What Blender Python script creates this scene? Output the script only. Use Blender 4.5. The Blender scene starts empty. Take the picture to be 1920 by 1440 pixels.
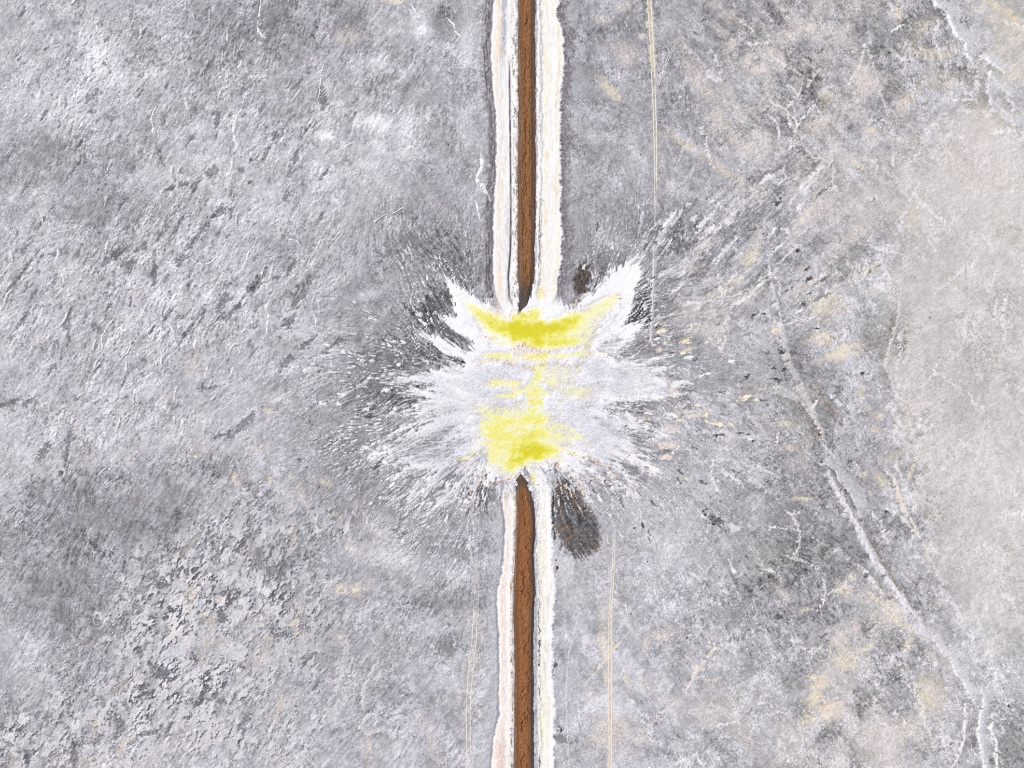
import bpy, math
import numpy as np

# ------------------------------------------------------------------ camera, world, sun, exposure
S = 1.0 / 3.0                                   # metres per photo pixel
CU, CV = 960.0, 720.0
sc = bpy.context.scene
col = sc.collection
cam_d = bpy.data.cameras.new("camera")
cam = bpy.data.objects.new("camera", cam_d)
col.objects.link(cam)
cam_d.sensor_width, cam_d.lens = 36.0, 24.0
cam_d.clip_start, cam_d.clip_end = 1.0, 20000.0
cam.location = (0, 0, 640.0 * 24 / 36)
sc.camera = cam

SUN_EL, SUN_AZ = math.radians(50), math.radians(140)      # azimuth counted from +x: upper left of the frame
w = bpy.data.worlds.new("World")
sc.world = w
w.use_nodes = True
nt = w.node_tree
bg = nt.nodes["Background"]
sky = nt.nodes.new("ShaderNodeTexSky")
sky.sky_type = 'NISHITA'
sky.sun_disc = False
sky.sun_elevation = SUN_EL
sky.sun_rotation = math.pi / 2 - SUN_AZ
sky.dust_density = 3.0
nt.links.new(sky.outputs[0], bg.inputs[0])
bg.inputs[1].default_value = 0.09
sun_d = bpy.data.lights.new("sun", 'SUN')
sun_d.energy, sun_d.angle, sun_d.color = 3.0, math.radians(0.6), (1.0, 0.955, 0.895)
sun = bpy.data.objects.new("sun", sun_d)
col.objects.link(sun)
sun.rotation_euler = (0, math.pi / 2 - SUN_EL, SUN_AZ)
sc.view_settings.view_transform = 'Standard'
sc.view_settings.look = 'None'
sc.view_settings.exposure = 0.02
sc.view_settings.gamma = 1.0
sc.view_settings.use_curve_mapping = False
sc.cycles.use_denoising = False
sc.cycles.filter_width = 1.0

# ------------------------------------------------------------------ raster of the lake bed (photo pixels u, v)
DU = 1.75
NU, NV = 1142, 868
u0, v0 = CU - DU * (NU - 1) / 2, CV - DU * (NV - 1) / 2
us = (u0 + DU * np.arange(NU)).astype(np.float32)
vs = (v0 + DU * np.arange(NV)).astype(np.float32)
U, V = np.meshgrid(us, vs)
RNG = np.random.default_rng(7)


def sstep(a, b, x):
    t = np.clip((x - a) / (b - a), 0, 1)
    return t * t * (3 - 2 * t)


KY = np.fft.fftfreq(NV)[:, None] / DU
KX = np.fft.rfftfreq(NU)[None, :] / DU


def fnoise(seed, lo, hi, beta=1.0, ang=0.0, an=1.0):
    """periodic fractal noise with wavelengths lo..hi px, spectrum k^-beta, streaks along ang (deg, up-right positive), stretched an times"""
    r = np.random.default_rng(seed)
    f = np.fft.rfft2(r.standard_normal((NV, NU)).astype(np.float32))
    a = math.radians(ang)
    c, s = math.cos(a), -math.sin(a)
    kl = (KX * c + KY * s) * an
    kt = -KX * s + KY * c
    k = np.sqrt(kl * kl + kt * kt) + 1e-9
    f *= k ** (-beta) * np.exp(-(k * lo) ** 2 * 0.5) * (1 - np.exp(-(k * hi) ** 2))
    f[0, 0] = 0
    n = np.fft.irfft2(f, s=(NV, NU)).astype(np.float32)
    return n / n.std()


def blur(a, rad):
    k2 = KX ** 2 + KY ** 2
    return np.fft.irfft2(np.fft.rfft2(a) * np.exp(-2 * (math.pi * rad) ** 2 * k2), s=(NV, NU)).astype(np.float32)


F200 = fnoise(1, 40, 420, 1.2)
F60 = fnoise(2, 6, 120, 1.2)
F20 = fnoise(3, 2.5, 40, 1.1)
F8 = fnoise(4, 1.5, 14, 0.6)
GR = np.random.default_rng(5).standard_normal((NV, NU)).astype(np.float32)
GR2 = fnoise(6, 2.2, 7, 0.2)


# flow directions: radial around the breach, south-west/north-east on the left, north-west/south-east on the right
rx, ry = U - 985, V - 742
rr = np.hypot(rx, ry * 1.12)
wr = np.exp(-(rr / 400) ** 2) * 3
th = np.arctan2(ry, rx)
wl = sstep(1150, 700, U)
aL, aR = math.atan2(-0.84, 0.54), math.atan2(0.78, 0.60)
near = np.exp(-((U - 988) / 75) ** 2) * sstep(120, 230, np.abs(ry)) * 4
c2 = wr * np.cos(2 * th) + wl * math.cos(2 * aL) + (1 - wl) * math.cos(2 * aR) - near
s2 = wr * np.sin(2 * th) + wl * math.sin(2 * aL) + (1 - wl) * math.sin(2 * aR)
ang = 0.5 * np.arctan2(s2, c2) + 0.08 * F60 + 0.25 * F200
DX, DY = np.cos(ang), np.sin(ang)
II, JJ = np.meshgrid(np.arange(NV), np.arange(NU), indexing='ij')


def lic(src, n, step=1.0):
    acc = src.copy()
    for sgn in (1, -1):
        pi, pj = II.astype(np.float32), JJ.astype(np.float32)
        for k in range(n):
            a = np.clip(pi + 0.5, 0, NV - 1).astype(np.int32)
            b = np.clip(pj + 0.5, 0, NU - 1).astype(np.int32)
            # keep the line direction from flipping
            dx, dy = DX[a, b], DY[a, b]
            if k == 0:
                dx, dy = dx * sgn, dy * sgn
            else:
                f = np.where(dx * lx + dy * ly < 0, -1, 1)
                dx, dy = dx * f, dy * f
            lx, ly = dx, dy
            pi = pi + dy * step
            pj = pj + dx * step
            a = np.clip(pi + 0.5, 0, NV - 1).astype(np.int32)
            b = np.clip(pj + 0.5, 0, NU - 1).astype(np.int32)
            acc += src[a, b] * (1 - k / (n + 1.0))
    acc -= acc.mean()
    return acc / acc.std()


SF = lic(fnoise(11, 1.8, 9, 0.0), 3)            # fine short strokes
SK = lic(fnoise(14, 2.6, 16, 0.1), 2)
SM = lic(fnoise(12, 3.0, 26, 0.4), 7)          # middling strokes
SL = lic(fnoise(13, 6, 70, 0.7), 20, 1.3)       # long strokes

# ------------------------------------------------------------------ broad tones
GRID = """160 175 160 150 145 160 165 160 165 150 155 160 168 168 178 195
165 178 165 160 158 165 160 160 165 153 155 165 168 178 182 200
158 162 165 175 170 182 170 158 160 160 163 168 168 182 192 207
165 150 166 172 166 162 152 146 155 150 150 168 178 188 202 211
166 172 172 176 170 152 136 140 160 148 165 174 174 192 202 207
166 166 173 173 170 144 130 150 180 160 162 178 172 186 206 205
169 170 176 166 154 150 142 160 190 170 176 176 166 176 206 205
165 152 156 160 155 146 150 165 180 180 186 178 160 168 200 206
138 142 156 160 150 155 165 165 170 178 186 166 144 162 196 206
146 148 166 170 160 150 156 168 170 186 182 172 152 168 186 206
160 162 176 170 166 160 152 162 170 186 186 182 176 192 186 188
152 176 180 176 172 166 166 172 170 183 182 186 182 196 190 172"""
G = np.array([[float(x) for x in r.split()] for r in GRID.split("\n")], np.float32) / 255
G = 0.70 * G + 0.262
G[:, :9] += 8 / 255
G[:, 10:] -= np.array([3, 5, 6, 8, 7, 4], np.float32) / 255


def upsample(g):
    gy = np.clip((V / 120 - 0.5) + F60 * 0.10, 0, 10.999)
    gx = np.clip((U / 120 - 0.5) + F60 * 0.10, 0, 14.999)
    i, j = gy.astype(int), gx.astype(int)
    fy, fx = gy - i, gx - j
    fy, fx = fy * fy * (3 - 2 * fy), fx * fx * (3 - 2 * fx)
    return (g[i, j] * (1 - fx) + g[i, j + 1] * fx) * (1 - fy) + (g[i + 1, j] * (1 - fx) + g[i + 1, j + 1] * fx) * fy


T = upsample(G)
Z = np.zeros((NV, NU), np.float32)
right = sstep(1150, 1500, U)
pale = sstep(0.755, 0.785, blur(T, 25)) * sstep(1500, 1700, U)
T += 0.024 * F60 * (1 - 0.4 * pale) + 0.010 * SL * (1 - 0.5 * pale) + 0.020 * F200
# small-scale relief and mottling
amp = 0.30 + 0.95 * sstep(-0.7, 1.3, fnoise(20, 30, 240, 1.0))
T += (0.009 * SM + 0.012 * SF) * amp * (1 - 0.5 * pale) + 0.011 * F20 * amp + 0.018 * F8 * amp
NETR = np.abs(fnoise(21, 4, 26, 0.8, -50, 1.7))                 # fine pale net on the right
net = sstep(0.30, 0.02, NETR) * right * (0.3 + 0.7 * sstep(-0.5, 0.8, fnoise(22, 40, 200, 1)))
T += 0.040 * net
VEIN = np.abs(fnoise(23, 5, 90, 1.2, -40, 1.5) + 0.15 * F8)
T += 0.07 * sstep(0.12, 0.02, VEIN) * sstep(-0.4, 0.7, F200 + 0.5 * F60) * (0.35 + 0.65 * right)
V2 = np.abs(fnoise(25, 4, 50, 1.2, -55, 1.3))
T += 0.06 * sstep(0.13, 0.03, V2) * sstep(0.1, 0.9, fnoise(26, 50, 220, 1)) * (0.4 + 0.6 * right)

def warped(n, k, wa, wb):
    return n[np.clip(np.rint(II + k * wa), 0, NV - 1).astype(np.int32), np.clip(np.rint(JJ + k * wb), 0, NU - 1).astype(np.int32)]


MB = warped(fnoise(71, 9, 190, 1.4, -50, 1.4), 11, F60, blur(F20, 3) * 2 + F200) + 0.05 * F20
mbz = (0.35 + 0.65 * sstep(1000, 1250, U)) * sstep(170, 300, rr)
MW = sstep(-0.9, 0.6, fnoise(72, 60, 320, 1))
T += mbz * (0.060 * MW * np.exp(-((MB - 0.35) / 0.055) ** 2) + 0.040 * MW * np.exp(-((MB + 0.55) / 0.05) ** 2) + 0.020 * np.tanh(2 * MB))
mid = 1 - sstep(150, 260, rr) * 1.0
for seed, lo, hi, an_, st, thr, am, rm, side in [
        (101, 5, 110, 57, 1.7, 0.5, 0.045, 0.030, 1), (102, 4, 60, 50, 1.8, 0.9, 0.040, 0.035, 1), (103, 4, 70, 62, 1.5, 1.0, -0.050, 0.015, 1), (104, 8, 220, 40, 1.3, 0.4, 0.040, 0.015, 1),
        (111, 5, 120, -48, 1.5, 0.4, 0.045, 0.025, 0), (112, 4, 60, -40, 1.8, 0.8, 0.045, 0.030, 0), (113, 5, 110, -55, 1.4, 0.7, -0.050, 0.022, 0), (114, 3, 50, -50, 1.4, 0.9, -0.030, 0.022, 0), (115, 8, 220, 40, 1.2, 0.5, 0.035, 0.02, 0)]:
    n_ = fnoise(seed, lo, hi, 1.1, an_, st) + 0.10 * GR2 + 0.05 * GR
    wz = (sstep(1150, 900, U) if side else sstep(950, 1150, U)) * (1 - 0.8 * mid) * (1 - 0.55 * pale)
    wz = wz * sstep(-1.2, 0.6, fnoise(seed + 40, 60, 400, 1))
    T += wz * (0.62 * am * sstep(thr - 0.05, thr + 0.08, n_) + rm * np.exp(-((n_ - thr) / 0.06) ** 2))
TINT = np.stack([T * 0.996, T * 0.990, T * 1.020], -1)
TINT[..., 2] -= (0.010 * sstep(-0.5, 1.5, fnoise(24, 60, 300, 1)) + 0.010 * right + 0.012 * pale)[...]
C = np.clip(TINT, 0, 1).astype(np.float32)


def rgb(*c):
    return np.array(c, np.float32) / 255


def win(a, b, c, d):
    j0, j1 = int(np.clip((a - u0) / DU, 0, NU)), int(np.clip((c - u0) / DU + 2, 0, NU))
    i0, i1 = int(np.clip((b - v0) / DU, 0, NV)), int(np.clip((d - v0) / DU + 2, 0, NV))
    return np.s_[i0:i1, j0:j1]


def put(sl, m, c):
    c = np.asarray(c, np.float32)
    C[sl] += (c - C[sl]) * m[..., None]


def tone(sl, m, d):
    C[sl] += (m * d)[..., None]


def ell(u, v, a, b, deg=0.0, soft=0.45, rag=0.30):
    """soft, ragged ellipse; deg counts up-right; returns window and mask"""
    R = max(a, b) * (1.6 + soft + rag) + 4
    sl = win(u - R, v - R, u + R, v + R)
    x, y = U[sl] - u, V[sl] - v
    t = math.radians(deg)
    c, s = math.cos(t), -math.sin(t)
    d = np.hypot((x * c + y * s) / a, (-x * s + y * c) / b)
    d = d + rag * (0.45 * F20[sl] + 0.35 * SM[sl] + 0.20 * SF[sl] + 0.15 * GR2[sl] + 0.25 * F60[sl]) * np.minimum(d, 1.2)
    return sl, sstep(1 + soft, 1 - soft, d)


def seg_d(P, pts):
    """distance to a polyline and the fraction along it"""
    x, y = P
    best = np.full(x.shape, 1e9, np.float32)
    frac = np.zeros(x.shape, np.float32)
    pts = np.asarray(pts, np.float32)
    L = np.hypot(*np.diff(pts, axis=0).T)
    acc = np.concatenate([[0], np.cumsum(L)]) / L.sum()
    for k in range(len(pts) - 1):
        ax, ay = pts[k]
        bx, by = pts[k + 1] - pts[k]
        t = np.clip(((x - ax) * bx + (y - ay) * by) / (bx * bx + by * by + 1e-9), 0, 1)
        d = np.hypot(x - ax - t * bx, y - ay - t * by)
        m = d < best
        best = np.where(m, d, best)
        frac = np.where(m, acc[k] + t * (acc[k + 1] - acc[k]), frac)
    return best, frac


def line(pts, wd, warp=2.0, soft=0.6, taper=True):
    p = np.asarray(pts, np.float32)
    R = wd * 2.5 + warp * 3 + 6
    sl = win(p[:, 0].min() - R, p[:, 1].min() - R, p[:, 0].max() + R, p[:, 1].max() + R)
    x = U[sl] + warp * (0.7 * F20[sl] + 0.3 * F60[sl])
    y = V[sl] + warp * (0.7 * SM[sl] - 0.3 * F60[sl])
    d, f = seg_d((x, y), p)
    ww = wd * (1 + 0.35 * F20[sl])
    if taper:
        ww = ww * (0.35 + 0.65 * sstep(0, 0.18, f) * sstep(1, 0.82, f))
    return sl, sstep(ww * (1 + soft) + 0.4, ww * (1 - soft), d)


def polyd(pts, margin=120):
    """signed distance (inside positive) to a polygon on a window"""
    p = np.asarray(pts, np.float32)
    sl = win(p[:, 0].min() - margin, p[:, 1].min() - margin, p[:, 0].max() + margin, p[:, 1].max() + margin)
    return sl, polyd_at(U[sl], V[sl], p)


def polyd_at(x, y, p):
    p = np.asarray(p, np.float32)
    best = np.full(x.shape, 1e9, np.float32)
    ins = np.zeros(x.shape, bool)
    n = len(p)
    for k in range(n):
        ax, ay = p[k]
        bx, by = p[(k + 1) % n] - p[k]
        t = np.clip(((x - ax) * bx + (y - ay) * by) / (bx * bx + by * by + 1e-9), 0, 1)
        best = np.minimum(best, np.hypot(x - ax - t * bx, y - ay - t * by))
        if by != 0:
            cr = ((ay > y) != (ay + by > y)) & (x < bx * (y - ay) / by + ax)
            ins ^= cr
    return np.where(ins, best, -best)


# pale plain on the right
sl, d = polyd([(1960, 240), (1840, 275), (1790, 330), (1725, 425), (1700, 480), (1690, 560), (1672, 640), (1658, 690), (1682, 735), (1690, 800),
               (1684, 860), (1700, 905), (1735, 930), (1742, 1000), (1770, 1060), (1800, 1120), (1870, 1190), (1960, 1230)], 60)
cr = np.exp(-((V[sl] - 580) / 160) ** 2)
m = sstep(-9, 12, d + 7 * F20[sl] + 8 * F60[sl] + 3 * SF[sl]) * cr + (1 - cr) * sstep(-40, 60, d + 10 * F20[sl] + 22 * F60[sl] + 4 * SF[sl])
put(sl, m * 0.50, C[sl] * 0.35 + rgb(219, 213, 209) * 0.65)
for u, v, a, b, g, al in [(1700, 345, 130, 60, 20, .35), (1810, 300, 120, 50, -20, .3), (1880, 430, 80, 130, 0, .35), (1730, 560, 50, 130, 0, .3), (1850, 900, 70, 160, 0, .2), (1720, 780, 40, 90, 0, .25)]:
    sl, m = ell(u, v, a, b, g, 0.8, 0.4)
    put(sl, m * al, rgb(220, 212, 205))
tone(sl, m, 0.014 * F60[sl] + 0.03 * np.exp(-((MB[sl] - 0.1) / 0.06) ** 2) + 0.016 * np.tanh(2 * MB[sl]) + 0.016 * F20[sl] * sstep(-0.5, 1, F200[sl]) + 0.03 * net[sl])

# ------------------------------------------------------------------ tone patches: u, v, ru, rv, deg, delta/255
for u, v, a, b, g, dl in [
    (80, 290, 60, 26, 10, -26), (230, 385, 110, 30, 12, -24), (210, 300, 55, 26, 15, -18), (430, 50, 100, 60, 0, -12), (270, 80, 24, 45, 25, -20),
    (150, 150, 70, 45, 40, 16), (200, 115, 45, 28, 40, 14), (60, 200, 50, 35, 30, 14), (340, 330, 90, 40, 30, 10), (600, 160, 120, 60, 30, -6),
    (510, 30, 40, 50, 0, -26), (655, 35, 40, 40, 0, -20), (800, 170, 80, 45, 10, -16), (820, 255, 30, 35, 0, -22), (730, 100, 60, 35, 20, -10),
    (700, 70, 14, 12, 0, 8), (790, 55, 15, 16, 0, 38), (708, 112, 20, 9, 25, 28), (680, 225, 26, 15, 10, 38), (715, 232, 18, 14, 0, 40), (610, 255, 16, 11, 0, 45),
    (765, 260, 22, 30, -30, 24), (805, 288, 20, 10, 20, 22), (820, 132, 14, 9, 0, 28), (835, 25, 10, 14, 60, -24), (832, 52, 16, 30, 20, -30), (880, 100, 14, 60, 5, 14),
    (170, 130, 40, 24, 40, 10), (760, 450, 45, 35, 10, -26), (745, 395, 40, 20, 15, -18), (880, 420, 28, 80, 85, -8), (895, 500, 26, 60, 88, -24),
    (880, 455, 24, 28, 60, -10), (840, 480, 30, 30, 60, -14), (640, 560, 80, 60, 20, -14), (635, 520, 40, 14, 30, 24), (690, 553, 22, 9, 10, 34), (610, 660, 20, 10, 30, 34),
    (545, 690, 18, 11, 10, 32), (840, 560, 22, 46, 115, -42), (800, 590, 34, 22, 50, -30), (770, 660, 70, 26, -10, -22), (820, 615, 46, 15, -35, -44), (835, 672, 44, 14, -8, -40),
    (700, 690, 80, 30, 0, -16), (720, 740, 90, 24, 10, -20), (755, 745, 60, 20, 20, -26), (680, 830, 60, 40, 20, -18), (735, 875, 34, 16, -30, -32),
    (810, 830, 34, 14, 20, -26), (850, 845, 34, 12, 35, -12), (878, 900, 22, 48, 70, -40), (905, 925, 14, 34, 70, -44), (820, 905, 30, 24, 30, -14),
    (250, 960, 180, 60, 5, -22), (100, 930, 80, 30, 15, -14), (200, 890, 120, 14, 8, -10), (60, 1010, 70, 50, 0, -12), (250, 1010, 90, 30, 10, -8), (130, 1110, 90, 70, 0, -14),
    (140, 1200, 60, 60, 0, -14), (370, 870, 26, 16, 0, -20), (420, 880, 22, 18, 0, -22), (40, 1240, 60, 40, 0, 8), (500, 1060, 60, 40, 30, -14),
    (720, 1040, 20, 70, 80, 34), (715, 985, 22, 36, 60, 26), (850, 1040, 26, 70, 85, -20), (840, 1130, 24, 60, 85, -28), (780, 1100, 40, 50, 0, -14),
    (840, 1210, 22, 22, 0, -36), (735, 1300, 34, 30, 60, -26), (720, 1354, 30, 14, 15, -26), (620, 1400, 50, 34, 40, -16), (925, 1060, 14, 120, 90, 14),
    (1085, 30, 40, 40, 0, -18), (1190, 60, 34, 50, 0, -22), (1140, 85, 60, 30, -40, -14), (1075, 130, 20, 50, 90, -14), (1110, 200, 60, 40, -40, 8), (1105, 290, 20, 40, 70, -22),
    (1195, 290, 34, 28, 30, 20), (1270, 130, 34, 40, -40, -22), (1280, 60, 34, 24, -45, 16), (1300, 200, 34, 24, -40, -22), (1350, 60, 60, 22, -45, -20), (1270, 225, 30, 30, 0, -10),
    (1075, 520, 20, 46, 90, -30), (1110, 480, 26, 50, 70, -16), (1095, 560, 24, 14, 30, -20), (1150, 440, 40, 40, 50, -4), (1140, 455, 30, 16, 30, 22),
    (1240, 430, 24, 60, 60, -26), (1260, 470, 60, 14, 50, -26), (1215, 580, 20, 60, 90, -44), (1236, 540, 16, 60, 90, -20), (1260, 640, 46, 12, 10, -18), (1290, 415, 50, 14, 50, -20),
    (1370, 430, 60, 12, 45, -26), (1420, 400, 50, 10, 45, -26), (1395, 460, 46, 8, 45, -20), (1330, 470, 60, 14, 40, 22), (1385, 520, 80, 10, 45, 24), (1440, 350, 60, 12, 50, 18),
    (1470, 420, 28, 12, 45, -40), (1440, 510, 60, 10, 40, -24), (1360, 700, 60, 40, 10, -10), (1300, 790, 60, 40, 0, -4), (1240, 755, 46, 10, 8, -26), (1180, 762, 24, 6, 0, -30),
    (1500, 140, 20, 70, 28, -30), (1528, 165, 12, 42, 18, -34), (1470, 40, 22, 20, 0, -30), (1535, 20, 30, 18, 0, -16), (1460, 240, 14, 40, 80, -30), (1468, 320, 14, 46, 105, -34),
    (1700, 60, 20, 46, -40, -26), (1735, 30, 14, 34, 118, -34), (1768, 75, 14, 40, 128, -40), (1795, 110, 16, 26, 120, -40), (1815, 145, 20, 12, -30, -34), (1840, 190, 10, 30, 110, -30), (1730, 75, 30, 16, -35, -22), (1720, 130, 40, 18, -30, -22), (1670, 160, 40, 30, 0, -24), (1640, 60, 40, 34, 0, -14), (1690, 235, 60, 40, -40, -16), (1790, 135, 26, 16, -20, -24),
    (1830, 95, 10, 10, 0, -40), (1555, 440, 40, 14, 35, -20), (1600, 480, 60, 22, 30, -24), (1560, 530, 44, 12, 25, -24), (1640, 610, 34, 50, 70, -16), (1650, 640, 30, 28, 0, -30),
    (1500, 640, 30, 34, 0, -26), (1510, 700, 50, 24, -20, -24), (1640, 760, 34, 40, 0, -14), (1555, 770, 20, 34, -60, -26), (1490, 770, 30, 14, 0, -22),
    (1490, 860, 60, 40, -30, -22), (1500, 960, 60, 70, 0, -16), (1530, 1000, 40, 40, 0, -6), (1520, 1060, 60, 36, 0, -12), (1400, 960, 60, 34, -30, -8),
    (1590, 900, 14, 50, -55, -16), (1690, 880, 24, 50, -60, -20), (1727, 965, 16, 34, -60, -36), (1690, 1000, 34, 50, -60, -16), (1716, 1112, 24, 14, -30, -30), (1740, 1140, 20, 30, -50, -22),
    (1870, 560, 40, 24, 30, -16), (1880, 620, 50, 40, 0, -14), (1830, 660, 30, 30, 0, -10), (1850, 740, 50, 40, 0, -10), (1780, 460, 60, 20, 20, -6),
    (1515, 1120, 60, 44, 0, -22), (1520, 1190, 46, 50, 0, -18), (1600, 1185, 14, 20, 0, -10), (1623, 1180, 8, 14, 0, -34), (1670, 1210, 34, 22, 20, -34), (1725, 1255, 26, 34, 60, -36),
    (1660, 1250, 30, 18, 0, -22), (1690, 1315, 44, 34, 0, -32), (1617, 1335, 22, 16, -20, -48), (1625, 1300, 20, 16, 0, -40), (1560, 1370, 34, 20, 30, -44), (1545, 1400, 26, 22, 60, -34), (1618, 1425, 26, 18, 50, -48),
    (1500, 1335, 24, 16, 0, -22), (1480, 1270, 30, 30, 0, -10), (1600, 1405, 14, 20, 0, -36), (1895, 1400, 36, 50, 0, -38), (1830, 1400, 14, 40, 80, -26), (1740, 1415, 60, 12, -35, -26), (1840, 1270, 26, 16, 0, -24),
    (1237, 1371, 16, 38, 28, -34), (1300, 1160, 34, 50, 0, -8), (1180, 1200, 20, 40, 80, -12), (1370, 1150, 60, 40, 30, -22), (1330, 1400, 34, 24, 0, -22), (1420, 1110, 60, 40, 20, -18), (1290, 1315, 8, 16, 90, -26),
    (1050, 1385, 9, 26, 92, -40), (1047, 1110, 8, 14, 90, -10), (1070, 1080, 34, 40, 0, 12), (1250, 1000, 70, 40, -40, 8), (1360, 1020, 60, 40, -40, -8),
    (1340, 973, 14, 7, -42, -70), (1320, 963, 8, 6, -30, -40), (1212, 995, 5, 22, 112, -34), (1150, 905, 10, 18, 120, -40), (1165, 925, 8, 14, 120, -40),
]:
    sl, m = ell(u, v, a, b, g, *((0.60, 0.45) if u < 1150 else (0.42, 0.65)))
    tone(sl, m, dl / 255 * (0.85 if u < 1150 else (0.58 if v > 330 else 0.62)))

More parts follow.
